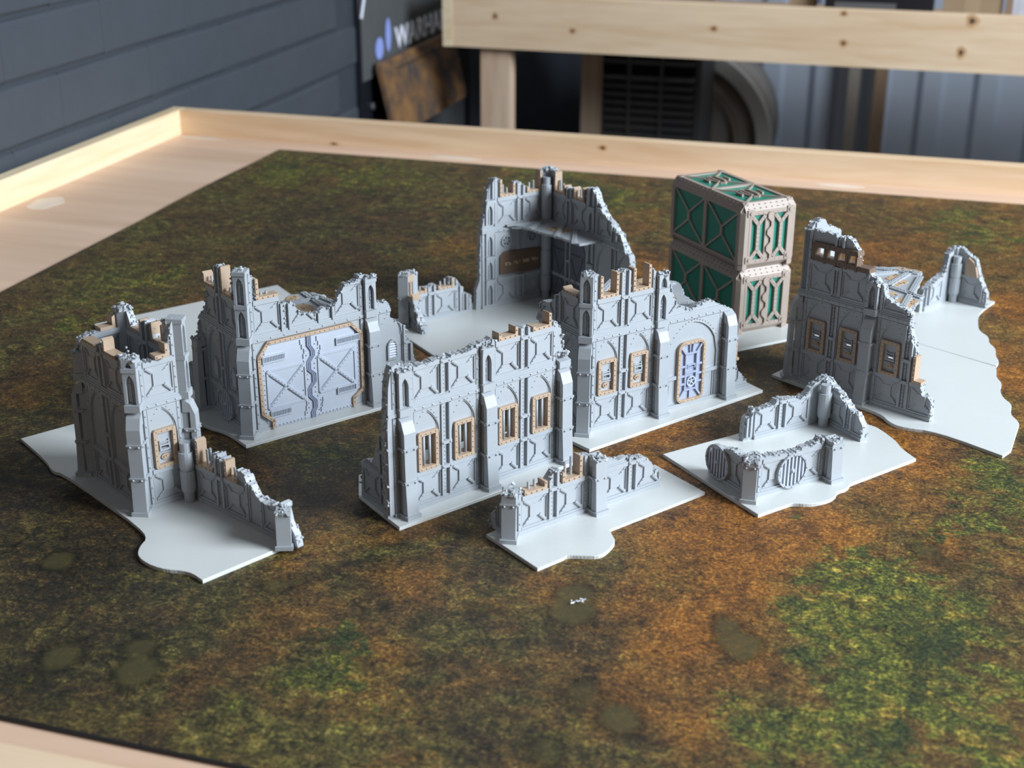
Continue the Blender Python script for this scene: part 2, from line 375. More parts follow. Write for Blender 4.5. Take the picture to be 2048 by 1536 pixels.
class Wall:
    def __init__(s, root, o, deg, top, T=5.0, seed=1, sides=(1,), name='wall', amp=0.9):
        s.root = root; s.F = Frame(o, deg); s.T = T; s.r = random.Random(seed); s.raw = top; s.top = jag(top, s.r, 1.3, amp)
        s.mb = MB(); s.holes = []; s.sides = sides; s.panels = []; s.name = name; s.tmax = max(z for _, z in top)
    def Ms(s): return [(s.F if k > 0 else flip(s.F, s.T)) for k in s.sides]
    def pz(s, poly, h0, h1):
        for M in s.Ms(): prism(s.mb, M, poly, h0, h1, s.top)
    def rv(s, a, z, h, r=.85):
        for M in s.Ms(): dome(s.mb, M, a, z, h, s.top, r)
    def hole(s, a, b, z0, z1): s.holes.append((a, b, z0, z1))
    def panel(s, a, b, z0, z1, sides=None):
        for k in (sides or s.sides):
            if lerp_top(s.raw, (a + b) / 2) < z0 + 3: continue
            M = s.F if k > 0 else flip(s.F, s.T); mb = MB(); w = b - a; h = z1 - z0
            p = lambda poly, h0, h1: prism(mb, M, poly, h0, h1, s.top)
            i0, i1, j0, j1 = a + w * .30, b - w * .30, z0 + h * .30, z1 - h * .24
            p(R(i0, i1, j0, j1), 0, 1.1); p([(i0, j1), (i1, j1), (b - w * .05, z1 - .1), (a + w * .05, z1 - .1)], 0, .7)
            for (c, q) in (((a + .8, z1 - .8), (i0, j1)), ((b - .8, z0 + .8), (i1, j0))):      # heavy corner ribs
                p(rib(c, q, 2.2), 0, 1.2); p(rib(c, q, 1.2), 1.2, 1.5)
            for (c, q) in (((b - .8, z1 - .8), (i1, j1)), ((a + .8, z0 + .8), (i0, j0))):
                p(rib(c, q, 1.1), 0, 1.2)
            for f in (.3, .75):
                for (c, q) in (((a + .8, z1 - .8), (i0, j1)), ((b - .8, z0 + .8), (i1, j0)), ((b - .8, z1 - .8), (i1, j1)), ((a + .8, z0 + .8), (i0, j0))):
                    dome(mb, M, c[0] + (q[0] - c[0]) * f, c[1] + (q[1] - c[1]) * f, 1.25, s.top, .5, .45)
            if mb.f: s.panels.append(mb)
    def bay(s, a, win=None, win2=None, storeys=2, dado=True, arch=True, w=BW, dado2=True):
        b = a + w
        s.pz(R(a, b, 0, 3.0), 0, 1.9); s.pz(R(a, b, 3.0, 4.6), 0, 1.1)
        if dado:
            s.panel(a + .9, b - .9, 4.6, 25)
            for q in (R(a, a + .9, 4.6, 25), R(b - .9, b, 4.6, 25)): s.pz(q, 0, 1.0)
        s.pz(R(a, b, 25, 28.3), 0, 2.0); s.pz(R(a, b, 28.3, 29.2), 0, .9)
        if arch and s.tmax > 40:
            for M in s.Ms():
                spandrel(s.mb, M, a, b, 29.2, 73.5, w * .475, 50, 71.6, 0, .8, s.top)
                spandrel(s.mb, M, a, b, 29.2, 73.5, w * .475 + .0, 51.5, 72.6, .8, 1.3, s.top)
                spandrel(s.mb, M, a + .9, b - .9, 52, 73.5, w * .40, 56, 70.4, -.0, .4, s.top)
            for x, z in arch_pts((a + b) / 2, w * .475 + 1.6 - 1.6, 53.5, 74.6)[2:-2:2]: s.rv(x, z + .6, 1.2, .5)
        if s.tmax > 80:
            s.pz(R(a, b, S2 + 1.6, S2 + 3.6), 0, .9)
            if dado2:
                s.panel(a + .9, b - .9, S2 + 3.6, 103.4)
                for q in (R(a, a + .9, S2 + 3.6, 103.4), R(b - .9, b, S2 + 3.6, 103.4)): s.pz(q, 0, 1.0)
            s.pz(R(a, b, 103.4, 107.3), 0, 2.0)
            for f in (.02, .32, .68, .98): s.rv(a + w * f, 75.9, 2.5, .95)
        if win: s.window(a, win, 28.3)
    def string(s, a, b):
        """stepped string course under the upper storey"""
        s.pz(R(a, b, 74.4, 77.2), 0, 2.6); s.pz(R(a, b, 77.2, 78.6), 0, 1.9); s.pz(R(a, b, 78.6, S2 + 1.6), 0, 1.3)
    def window(s, a, kind, z0, c=None, hgt=28.7):
        a0, a1, z1 = a + 2.5, a + 19.5, z0 + hgt
        root = s.root; F = s.F; T = s.T; t = 2.6
        fr = MB()
        s.hole(a0 + .5, a1 - .5, z0 + .5, z1 - .5)
        for q in ([(a0 + 1, z0), (a1 - 1, z0), (a1 - t, z0 + t), (a0 + t, z0 + t)], [(a0 + t, z1 - t), (a1 - t, z1 - t), (a1 - 1, z1), (a0 + 1, z1)],
                  [(a0, z0 + 1), (a0 + 1, z0), (a0 + t, z0 + t), (a0 + t, z1 - t), (a0 + 1, z1), (a0, z1 - 1)], [(a1, z0 + 1), (a1, z1 - 1), (a1 - 1, z1), (a1 - t, z1 - t), (a1 - t, z0 + t), (a1 - 1, z0)]):
            prism(fr, F, q, -T - 1.6, 2.6, None, True)
        for x in (.14, .38, .62, .86):
            for z in (z0 + t / 2, z1 - t / 2): dome(fr, F, a0 + (a1 - a0) * x, z, 2.6, None, .6, .6)
        for x in (.22, .36, .50, .64, .78):
            for q in (a0 + t / 2, a1 - t / 2): dome(fr, F, q, z0 + hgt * x, 2.6, None, .6, .6)
        fo = fr.obj('window_frame', M_TAN, root)
        if kind == 'bars':
            for x in (.37, .66):
                m = MB(); c0 = a0 + (a1 - a0) * x; p, q = F(c0, z0 + t - .3, -.6), F(c0, z1 - t + .3, -.6); tube(m, p, q, 1.05, 10); m.obj('bar', M_GREY, fo, True)
        if kind == 'plaque':
            m = MB(); cs, cz = (a0 + a1) / 2, z0 + hgt * .50; sl = (cs - 2.6, cs + 2.6, cz - .95, cz + .95)
            for q in (R(a0 + t - .2, sl[0], z0 + t - .2, z1 - t + .2), R(sl[1], a1 - t + .2, z0 + t - .2, z1 - t + .2), R(sl[0], sl[1], z0 + t - .2, sl[2]), R(sl[0], sl[1], sl[3], z1 - t + .2)): prism(m, F, q, -1.5, -.4, None, True)
            # vision-slot housing
            for q in (R(cs - 3.9, cs + 3.9, cz + 1.1, cz + 2.2), R(cs - 3.9, cs + 3.9, cz - 2.4, cz - 1.1), R(cs - 3.9, cs - 2.9, cz - 1.1, cz + 1.1), R(cs + 2.9, cs + 3.9, cz - 1.1, cz + 1.1)): prism(m, F, q, -.4, 1.2)
            for q in (R(cs - 3.6, cs + 3.2, cz + 3.2, cz + 4.1), R(cs - 4.0, cs - 3.2, cz + 2.2, cz + 5.2), R(cs + 2.8, cs + 3.6, cz + 2.2, cz + 5.2), R(cs - 4.7, cs + 4.4, cz - 4.4, cz - 3.7)): prism(m, F, q, -.4, .9)
            m.obj('window_plate', M_GREY, fo)
            e = MB(); pts = [(cs + 3.2 * math.cos(t2), cz - 7.0 + 2.3 * math.sin(t2)) for t2 in [i * math.pi / 5 for i in range(10)]]; prism(e, F, pts, -.5, .8)
            for q in ([(cs - 1.7, cz - 7.6), (cs - .2, cz - 8.0), (cs + .1, cz - 7.2), (cs - 1.4, cz - 6.4)], [(cs + .1, cz - 7.6), (cs + 1.9, cz - 7.6), (cs + 1.4, cz - 6.0), (cs + .2, cz - 6.2)]): prism(e, F, q, .8, 1.5)
            e.obj('oval_emblem', M_TAN, fo)
    def frag(s, a, z0, zl, zr, zb=(), sl=True, x0=2.5, x1=19.5, thick=2.3):
        """broken window frame: sill with stumps of its posts and bars"""
        F, T = s.F, s.T; fr = MB(); a0, a1 = a + x0, a + x1; r = s.r
        if sl: prism(fr, F, R(a0, a1, z0, z0 + thick), -T - .5, 2.4, None, True)
        for p0, p1, zz in ((a0, a0 + thick, zl), (a1 - thick, a1, zr)):
            if zz and zz > z0 + thick:
                prism(fr, F, [(p0, z0 + thick), (p1, z0 + thick), (p1, zz - r.uniform(0, 1.8)), (p0, zz)], -T - .5, 2.4, None, True)
                z = z0 + 5
                while z < zz - 1: dome(fr, F, (p0 + p1) / 2, z, 2.6, None, .6, .6); z += 4
        if sl:
            x = a0 + 1.4
            while x < a1 - .6: dome(fr, F, x, z0 + thick / 2, 2.6, None, .6, .6); x += 4.4
        fo = fr.obj('window_frame', M_TAN, s.root)
        for x, z in zb:
            m = MB(); c0 = a + x; tube(m, F(c0, z0 + thick - .3, -T / 2), F(c0 + r.uniform(-.3, .3), z, -T / 2), .95, 8); m.obj('bar', M_GREY, fo)
    def pilaster(s, a, w=PW, zs=((4.6, 73.5), (S2 + 3.6, 140)), caps=(25.2, 43.5, 103.4)):
        for z0, z1 in zs:
            for q in (R(a + .3, a + 2.0, z0, z1), R(a + w - 2.2, a + w - .3, z0, z1)): s.pz(q, 0, 2.4)
            s.pz(R(a + 2.6, a + 4.2, z0, z1), 0, 1.0)
            z = z0 + 3
            while z < min(z1, s.tmax): s.rv(a + 3.4, z, 1.0, .55); z += (3.0 if int(z) % 3 else 6.5)
        s.pz(R(a, a + w, 0, 3.0), 0, 1.9); s.pz(R(a, a + w, 3.0, 4.6), 0, 1.1)
        for z in caps: s.pz(R(a + .2, a + w - .2, z, z + 2.6), 0, 2.9); s.rv(a + w - 1.6, z + 1.2, 2.9, .8); s.rv(a + 1.4, z + 1.2, 2.9, .8)
    def pier(s, a, w=RW, butt=True, base=1.9, zt=None, niche=False, rivets=True):
        s.pz(R(a, a + w, 0, 3.0), 0, base)
        for x in (a + .4, a + w - 2.7):
            s.pz(R(x, x + 2.3, 3, 73.5), 0, 1.3); s.pz(R(x, x + 2.3, S2 + 1.6, 150), 0, 1.3)
            z = 8
            while rivets and z < s.tmax - 1:
                if not 72 < z < 80: s.rv(x + 1.15, z, 1.3, .75)
                z += 7.6
        s.pz(R(a + 3.2, a + 4.1, 3, 73.5), 0, .8)
        if niche:
            for z0, z1 in ((3, 25), (29, 48), (52, 73), (S2 + 4, 103), (107, 130)):
                if z0 > s.tmax: continue
                for M in s.Ms():
                    c = a + w / 2; spandrel(s.mb, M, c - 4.6, c + 4.6, z0, z1, 2.6, z1 - 8, z1 - 2, 0, 2.4, s.top); prism(s.mb, M, R(c - .5, c + .5, z0, z1 - 4), 0, .8, s.top)
                s.pz(R(a + w / 2 - 4.8, a + w / 2 + 4.8, z1, z1 + 3), 0, 3.0)
    def finish(s, rub=True, plain=False):
        top = s.top; T = s.T; sa, sb = top[0][0], top[-1][0]; zmax = s.tmax + 3
        xs = sorted({sa, sb} | {x for h in s.holes for x in h[:2] if sa < x < sb})
        for a, b in zip(xs, xs[1:]):
            m = (a + b) / 2; cov = sorted((h[2], h[3]) for h in s.holes if h[0] <= m <= h[1]); z = 0
            for h0, h1 in cov + [(zmax, zmax)]:
                if h0 > z + .01: prism(s.mb, s.F, R(a, b, z, h0), -T, 0, top, True)
                z = max(z, h1)
        if rub:
            for (a, b), (c, d) in zip(s.raw, s.raw[1:]):
                if b == d and b in SILLS: continue
                L = math.hypot(c - a, d - b)
                for _ in range(int(L / 1.5)):
                    f = s.r.random(); rubble(s.mb, s.F, a + (c - a) * f, b + (d - b) * f - .2, s.r.uniform(-T - .3, 1.6), s.r, .8)
        w = s.mb.obj(s.name, M_GREY, s.root)
        for p in s.panels: p.obj('panel', M_GREY, w)
        return w

def buttress(root, F, zl=73, upper=None, seed=3, up_w=9.6, low=True, sk=True, corner=False):
    """buttress centred on s=0 of frame F; zl = height of the lower part; upper = height of the niche post above"""
    r = random.Random(seed); mb = MB(); w = 4.75
    dn = -6.0 if corner else 0.0
    full = zl >= 72
    zt = min(zl, 66)
    # inner pier against the wall
    extr(mb, F, [(dn, 0), (3.2, 0), (3.2, zt), (dn, zt + (6 if full else 0))], -3.7, 3.7)
    # outer slab, flared at its foot
    if full:
        extr(mb, F, [(5.0, 0), (10.6, 0), (9.0, 27), (8.5, 63), (5.6, 70.5), (5.0, 71)], -w, w)
        extr(mb, F, [(0, 64.5), (5.2, 64.5), (5.2, 71.0), (0, 74.3)], -w, w)
    else:
        k = min(1, zl / 27); extr(mb, F, [(5.0, 0), (10.6, 0), (10.6 - 1.6 * k, zl - 2), (9.2, zl), (5.0, zl + r.uniform(-1.5, .5))], -w, w)
        extr(mb, F, [(0, zl - 6), (5.2, zl - 6), (5.2, zl), (0, zl + 2)], -w, w)
        for _ in range(22): rubble(mb, F, r.uniform(-w, w), zl + r.uniform(-1, 1.2), r.uniform(-1, 9.4), r, 1.15)
    box_ = lambda a, b, z0, z1, d: extr(mb, F, [(0, z0), (d, z0), (d, z1), (0, z1)], a, b)
    box_(-w - 1.0, w + 1.0, 0, 2.8, 12.0)
    if upper:
        z0 = S2 - 4.0
        extr(mb, F, [(dn, z0), (5.4, z0), (5.4, z0 + 5.2), (dn, z0 + 6.4)], -w - .5, w + .5)
        z = z0 + 6
        while z < upper - 4:
            z1 = min(z + 22.5, upper)
            spandrel(mb, F, -w, w, z, z1, 2.9, z1 - 9, z1 - 1.8, .9, 4.4)
            extr(mb, F, [(dn, z), (.9, z), (.9, z1), (dn, z1)], -w, w)
            for sx in (-.6, .9): extr(mb, F, [(.9, z), (1.7, z), (1.7, z1 - 5), (.9, z1 - 5)], sx - .35, sx + .35)
            for k in range(5): dome(mb, F, r.uniform(-1.8, 1.8), z + 3 + k * 2.6, .9, None, .9, 1.0)
            if z1 < upper - 1: extr(mb, F, [(dn, z1), (5.2, z1), (5.2, z1 + 3), (dn, z1 + 3.4)], -w - .4, w + .4)
            z = z1 + 3.4
        for _ in range(20): rubble(mb, F, r.uniform(-w, w), upper + r.uniform(-1.2, 1.2), r.uniform(dn, 4.4), r, 1.1)
    o = mb.obj('buttress', M_GREY, root)
    for z in (27, 51.5):
        if z > zl - 2: continue
        m = MB(); d = 9.7 if z < 40 else 9.4
        extr(m, F, [(0.2, z), (d, z), (d, z + 1.0), (0.2, z + 1.0)], -w - .9, w + .9)
        extr(m, F, [(1.2, z - 1.4), (d - .3, z - 1.4), (d - .3, z), (1.2, z)], -w - .35, w + .35)
        for x in (-w * .62, w * .62): dome(m, F, x, z - .6, d - .3, None, .95, 1.0)
        for sg in (-1, 1):
            for dd in (2.0, 7.8):
                p = Vector(F(sg * (w + .3), z - .4, dd)); q = Vector(F(sg * (w + 1.8), z - .4, dd)); tube(m, p, q, .95, 6, True, .5)
        m.obj('clamp', M_GREY, o)
    return o
def column(root, u, v, h, base=8.0, seed=5, collars=(25, 50)):
    mb = MB(); prof = [(3.8, 0), (3.8, 7), (4.4, 7.2), (5.2, 9.5)]
    for c in collars:
        if c + 12 < h: prof += [(5.2, c - .9), (4.6, c - .8), (4.6, c + .8), (5.2, c + .9)]
    prof += [(5.2, h - 7), (3.9, h - 6.8), (3.9, h)]
    lathe(mb, u, v, prof)
    return mb.obj('corner_column', M_GREY, root)
def grille(root, F, s, z, r0=13.0):
    """round barred grille standing proud of a wall"""
    mb = MB(); n = 28; d0, d1 = .4, 3.6
    for (ra, rb, a, b) in ((r0 - 1.6, r0, d0, d1),):
        v = []
        for i in range(n):
            c, q = math.cos(6.28318 * i / n), math.sin(6.28318 * i / n)
            v += [F(s + ra * c, z + ra * q, a), F(s + rb * c, z + rb * q, a), F(s + rb * c, z + rb * q, b), F(s + ra * c, z + ra * q, b)]
        f = []
        for i in range(n):
            j = (i + 1) % n
            for k in range(4): f.append((i * 4 + k, j * 4 + k, j * 4 + (k + 1) % 4, i * 4 + (k + 1) % 4))
        mb.add(v, f)
    for i in range(12): dome(mb, F, s + (r0 - .8) * math.cos(i * .5236), z + (r0 - .8) * math.sin(i * .5236), d1, None, .6, .6)
    o = mb.obj('round_grille', M_GREY, root)
    hub = MB(); dome(hub, F, s, z, 1.8, None, 2.0, 2.6, 8); hub.obj('hub', M_DOOR, o)
    for k in range(-3, 4):
        x = k * r0 * .245; h = math.sqrt((r0 - 1.2) ** 2 - x * x); m = MB(); prism(m, F, R(s + x - .7, s + x + .7, z - h, z + h), .4, 2.9, None, True); m.obj('grille_bar', M_DOOR, o)
    bk = MB(); 
    for y in (-4.5, 4.5):
        h = math.sqrt((r0 - 1.2) ** 2 - y * y); prism(bk, F, R(s - h, s + h, z + y - .6, z + y + .6), .2, 1.4)
    bk.obj('cross_bar', M_GREY, o)
    return o
def louvre(root, F, s, z0, w=9.5, h=16.5):
    mb = MB(); c = s; hw = w / 2
    pts = arch_pts(c, hw, z0 + h * .62, z0 + h, 6); inn = arch_pts(c, hw - 1.2, z0 + h * .60, z0 + h - 1.6, 6)
    for (p, q), (a, b) in zip(zip(pts, pts[1:]), zip(inn, inn[1:])): prism(mb, F, [p, q, b, a][::-1], 0, 1.9)
    for q in (R(c - hw, c - hw + 1.2, z0, z0 + h * .62), R(c + hw - 1.2, c + hw, z0, z0 + h * .62), R(c - hw, c + hw, z0 - 1.2, z0 + .4)): prism(mb, F, q, 0, 1.9)
    o = mb.obj('louvre_window', M_GREY, root)
    k = 0; z = z0 + .8
    while z < z0 + h - 2.4:
        hh = hw - 1.0 if z < z0 + h * .55 else (hw - 1.0) * (1 - (z - z0 - h * .55) / (h * .55)) ** .7
        m = MB(); extr(m, F, [(0, z), (1.8, z), (.9, z + 1.3), (0, z + 1.3)], c - hh, c + hh); m.obj('slat', M_DOOR, o); z += 2.2
    return o
def plate(root, poly, th=2.5, curve=True):
    mb = MB(); slab(mb, poly, -th, -.35); cx = sum(p[0] for p in poly) / len(poly); cy = sum(p[1] for p in poly) / len(poly)
    ins = [(x + (cx - x) * .35 / max(1, math.hypot(cx - x, cy - y)), y + (cy - y) * .35 / max(1, math.hypot(cx - x, cy - y))) for x, y in poly]
    A = sum(poly[i][0] * poly[(i + 1) % len(poly)][1] - poly[(i + 1) % len(poly)][0] * poly[i][1] for i in range(len(poly)))
    if A < 0: poly, ins = poly[::-1], ins[::-1]
    n = len(poly); mb.add([(x, y, -.35) for x, y in poly] + [(x, y, 0) for x, y in ins], [tuple(range(n, 2 * n))] + [(i, (i + 1) % n, n + (i + 1) % n, n + i) for i in range(n)])
    return mb.obj('base_plate', M_PLATE, root)
def smooth_poly(pts, rounds=2):
    """cut the corners marked with a third item, keep the others sharp"""
    for _ in range(rounds):
        out = []
        n = len(pts)
        for i, p in enumerate(pts):
            if len(p) == 2: out.append(p); continue
            a, b = pts[i - 1], pts[(i + 1) % n]
            out.append((p[0] * .75 + a[0] * .25, p[1] * .75 + a[1] * .25, 1)); out.append((p[0] * .75 + b[0] * .25, p[1] * .75 + b[1] * .25, 1))
        pts = out
    return [(p[0], p[1]) for p in pts]
def floor_tile(root, poly, beams=(), meshes=(), z=76.2, seed=2):
    r = random.Random(seed); pl = []
    n = len(poly)
    for i in range(n):
        p, q = poly[i], poly[(i + 1) % n]; pl.append(p[:2])
        if len(p) > 2:
            L = math.hypot(q[0] - p[0], q[1] - p[1]); k = int(L / 2.2)
            for j in range(1, k): f = j / k; pl.append((p[0] + (q[0] - p[0]) * f + r.uniform(-1, 1), p[1] + (q[1] - p[1]) * f + r.uniform(-1, 1)))
    mb = MB(); slab(mb, pl, z, z + 2.2); o = mb.obj('upper_floor', M_GREY, root)
    P = lambda s, zz, d: (s, zz, z + d)                       # lay the prism flat
    for m in meshes:
        a = MB(); prism(a, P, list(m), 2.2, 2.55); a.obj('perforated_panel', M_MESH, o)
    for p, q, w in beams:
        a = MB(); prism(a, P, rib(p, q, w), 2.2, 3.6); prism(a, P, rib((p[0], p[1]), (q[0], q[1]), .5), 3.6, 3.9)
        L = math.hypot(q[0] - p[0], q[1] - p[1]); k = int(L / 7)
        for i in range(k + 1):
            f = (i + .5) / (k + 1)
            for sg in (-1, 1): dome(a, P, p[0] + (q[0] - p[0]) * f - (q[1] - p[1]) / L * sg * w * .3, p[1] + (q[1] - p[1]) * f + (q[0] - p[0]) / L * sg * w * .3, 3.6, None, .55, .5)
        a.obj('floor_beam', M_GREY, o)
    return o
def corner_core(root, u, v, h, seed=9, w=5.2):
    mb = MB(); r = random.Random(seed); slab(mb, [(u - w, v - w * .2), (u - w * .2, v - w), (u + w, v - w), (u + w, v + w), (u - w, v + w)], 0, h)
    M = lambda a, b, c: (u + a, v + c, b)
    for _ in range(26): rubble(mb, M, r.uniform(-w, w), h + r.uniform(-.8, 1), r.uniform(-w, w), r, 1.2)
    return mb.obj('corner_block', M_GREY, root)
def B_(i): return [0, 30.87, 70.08, 100.95, 140.16][i]

ZP = 0.0025            # top of the base plates above the mat
def ruin(name, x, y, a, label):
    return tag(empty(name, (x, y, ZP), a), label, 'scenery')
GRP = 'grey printed ruins on white plates'

# ---------------------------------------------------------------- A: square tower with a low wall
rt = ruin('ruined_tower', -0.24618, 0.8778, 0.7301, 'grey printed square tower ruin with a tan plaque window and low wall in front')
plate(rt, smooth_poly([(-21.5, 170), (-24, 121, 1), (-29, 100, 1), (-24, 91, 1), (-23, -5), (-24.5, -36, 1), (-37, -45, 1), (-44, -57, 1), (-41, -78, 1), (-27.6, -94, 1), (-27.2, -109.3), (41.3, -105.7), (40, -20), (38, 90), (22.5, 169)]))
w = Wall(rt, (0, 0), 0, [(-8.6, 111), (-5.2, 108.6), (1.4, 107), (9.4, 106.6), (19.6, 107.3), (20.3, 107.6), (21.2, 119.7), (23.3, 129), (26, 131.5), (30, 130)], seed=11)
w.bay(0, 'plaque'); w.string(-8.6, 30); w.pier(-17.2); w.pier(21.92)
w.frag(0, 107.3, 0, 117, x0=9.4, x1=19.6, thick=2.6); wa = w.finish()
F = Frame((-8.65, 78), -90)                      # left face, s runs towards the viewer
f = lambda v: 78 - v
w = Wall(rt, (-8.65, 78), -90, [(0, 96), (5, 102), (12, 107.3), (30, 107.3), (31, 109), (35, 109.5), (38, 112), (43.4, 112), (43.6, 107.3), (60, 107.3), (62, 110), (70, 111), (78, 112)], seed=12)
w.bay(12.6, arch=True); w.bay(43.5); w.pilaster(34.5); w.string(0, 78); w.pier(65.4); w.pier(-5)
w.frag(12.6, 107.3, 0, 0); w.frag(43.5, 107.3, 118, 110); w.finish()
w = Wall(rt, (30.5, 78), 180, [(0, 116), (6, 120), (8.6, 119), (8.8, 107.3), (26, 107.3), (27, 108), (34, 106.5), (39.1, 104)], seed=13, sides=(-1,))
w.bay(8.65); w.string(0, 39); w.frag(8.65, 107.3, 117, 0, x1=14); w.finish()
w = Wall(rt, (30.5, 0), 90, [(0, 130), (6, 124), (9, 121), (12, 107.3), (29, 107.3), (31, 119), (38, 121), (43, 118), (44, 107.3), (60, 107.3), (66, 119), (78, 117)], seed=14, sides=(1, -1))
w.bay(12.6); w.pilaster(34.5); w.bay(43.5); w.string(0, 78); w.frag(12.6, 107.3, 124, 121); w.frag(43.5, 107.3, 119, 0); w.finish()
buttress(rt, Frame((-7.2, 1.4), -45), 73, 112, 21, corner=True)
buttress(rt, Frame((29.2, 1.4), 45), 73, 130, 22, corner=True)
buttress(rt, Frame((-7.2, 76.6), -135), 73, 96, 23, corner=True)
corner_core(rt, -4.2, 4.2, 110, 3, 4.0); corner_core(rt, 26, 4.2, 129, 4, 4.0); corner_core(rt, 25.8, 73, 121, 5, 5)
lw = Wall(rt, (27.5, -3), -83.3, [(0, 44), (5, 46), (9, 47), (10, 28.3), (27, 28.3), (27.3, 42), (34, 42.5), (38, 41), (38.3, 28.3), (52, 28.3), (53, 38), (60, 37), (66, 31), (73, 24), (84, 22.8), (92, 24), (93, 19), (96, 18.6), (97, 28), (101, 28.5), (104, 16), (110, 9), (112, 1)], seed=15, sides=(1, -1))
lw.bay(8.65, storeys=1, arch=False); lw.pilaster(30.5); lw.bay(39.5, arch=False); lw.pier(61.4); lw.bay(78.7, arch=False)
lw.frag(8.65, 28.3, 48, 0, [(9, 41), (13, 43)]); lw.frag(39.5, 28.3, 42, 0, [(8, 37)], x1=15); lw.finish()
buttress(rt, Frame((27.5 + .1167 * 100, -3 - .993 * 100), -83.3 + 45), 25, None, 24)
column(rt, 22.5, -7.5, 45)

# ---------------------------------------------------------------- B: hall with the big sliding gate
rt = ruin('ruined_gatehouse', -0.19411, 1.00368, 0.64877, 'grey printed hall ruin with a large riveted two-leaf sliding gate, behind the tower')
plate(rt, smooth_poly([(-9, 311), (183, 311.7), (178, 261), (165, 150, 1), (152, 110, 1), (151, -14), (-20.7, -15.5), (-21, 18, 1), (-30, 36, 1), (-38, 120, 1), (-30, 200, 1)]))
w = Wall(rt, (0, 0), 0, [(-8.6, 131), (-4, 131), (0, 127), (2.4, 124), (2.6, 107.3), (20.8, 107.3), (22, 101), (23.5, 99.7), (33.3, 99.5), (39.3, 89.5), (47, 87), (53, 86), (57.5, 88), (67.9, 89), (72.5, 91.5), (74, 96.5), (78, 102), (79.5, 104.4), (86, 104.7), (91, 106.4), (92.2, 109.4), (97.4, 108.6), (101.8, 105), (102.3, 99), (103.2, 89), (104.8, 85.5), (110.9, 83), (116.9, 83.4), (119.5, 79), (120.4, 69), (126.4, 63.6), (133.5, 58.8), (136.5, 52), (137, 43), (141, 41.8), (142.2, 29), (145.4, 22), (147, 2)], seed=31)
w.pz(R(0, 92, 0, 2), 0, .8)
for i in (0, 1): w.panel(B_(i) + .9, B_(i) + BW - .9, S2 + 3.6, 103.4)
w.panel(70.98, 91.1, S2 + 3.6, 103.4)
for a in (0, 70.08, 30.87): w.pz(R(a, a + BW, 103.4, 107.3), 0, 2.0); w.pz(R(a, a + .9, S2 + 3, 103.4), 0, 1); w.pz(R(a + BW - .9, a + BW, S2 + 3, 103.4), 0, 1)
for a in (21.92,):
    for q in (R(a + .3, a + 2, S2, 140), R(a + PW - 2.2, a + PW - .3, S2, 140)): w.pz(q, 0, 2.4)
    for z in (84, 88, 94, 98): w.rv(a + 4.5, z, .5, .9)
for q in (R(54, 56.2, S2, 110), R(66.6, 68.8, S2, 110)): w.pz(q, 0, 2.4)
w.string(-8.6, 103); w.string(103, 121)
x = 1.5
while x < 92: w.rv(x, 75.9, 2.5, .95); x += 11.2
w.pier(-17.29); w.pier(92.0); w.bay(109.3, arch=True, dado=True); w.pilaster(131.2)
# gate surround and leaves
OUT = [(9.3, 71.4), (1.4, 61.5), (3.0, 15.2), (10.2, 7.6), (10.6, 1.0)]
L1 = [(1.5, 61.0), (9.6, 71.6), (83.2, 71.6), (91.9, 62.0), (91.9, 14.6), (83.4, 8.8), (83.4, 1.2)]
ring = [(10.9, 1.0), (10.9, 7.6), (2.2, 15.2), (1.5, 61.0), (9.6, 71.6), (83.2, 71.6), (91.9, 62.0), (91.9, 14.6), (83.4, 8.8), (83.4, 1.0)]
fm = MB()
for p, q in zip(ring, ring[1:]):
    prism(fm, w.F, rib(p, q, 2.7), 0, 2.6)
    L = math.hypot(q[0] - p[0], q[1] - p[1]); k = max(1, int(L / 4.2))
    for i in range(k): dome(fm, w.F, p[0] + (q[0] - p[0]) * (i + .5) / k, p[1] + (q[1] - p[1]) * (i + .5) / k, 2.6, None, .65, .6)
for p in ring[1:-1]:
    prism(fm, w.F, [(p[0] + 1.35 * math.cos(t * .7854), p[1] + 1.35 * math.sin(t * .7854)) for t in range(8)], 0, 2.6)
fm.obj('gate_frame', M_TAN, rt)
zz = [(45.2, 70.2), (45.2, 62), (48.2, 57), (48.2, 53), (44.2, 48.2), (44.2, 42), (48.6, 37.6), (48.6, 31), (44.2, 26), (44.2, 20), (48.4, 15), (48.4, 9), (46.5, 6), (46.5, 1)]
def zx(z):
    for (a, b), (c, d) in zip(zz, zz[1:]):
        if b >= z >= d: return a + (c - a) * (b - z) / max(1e-6, b - d)
    return 46.5
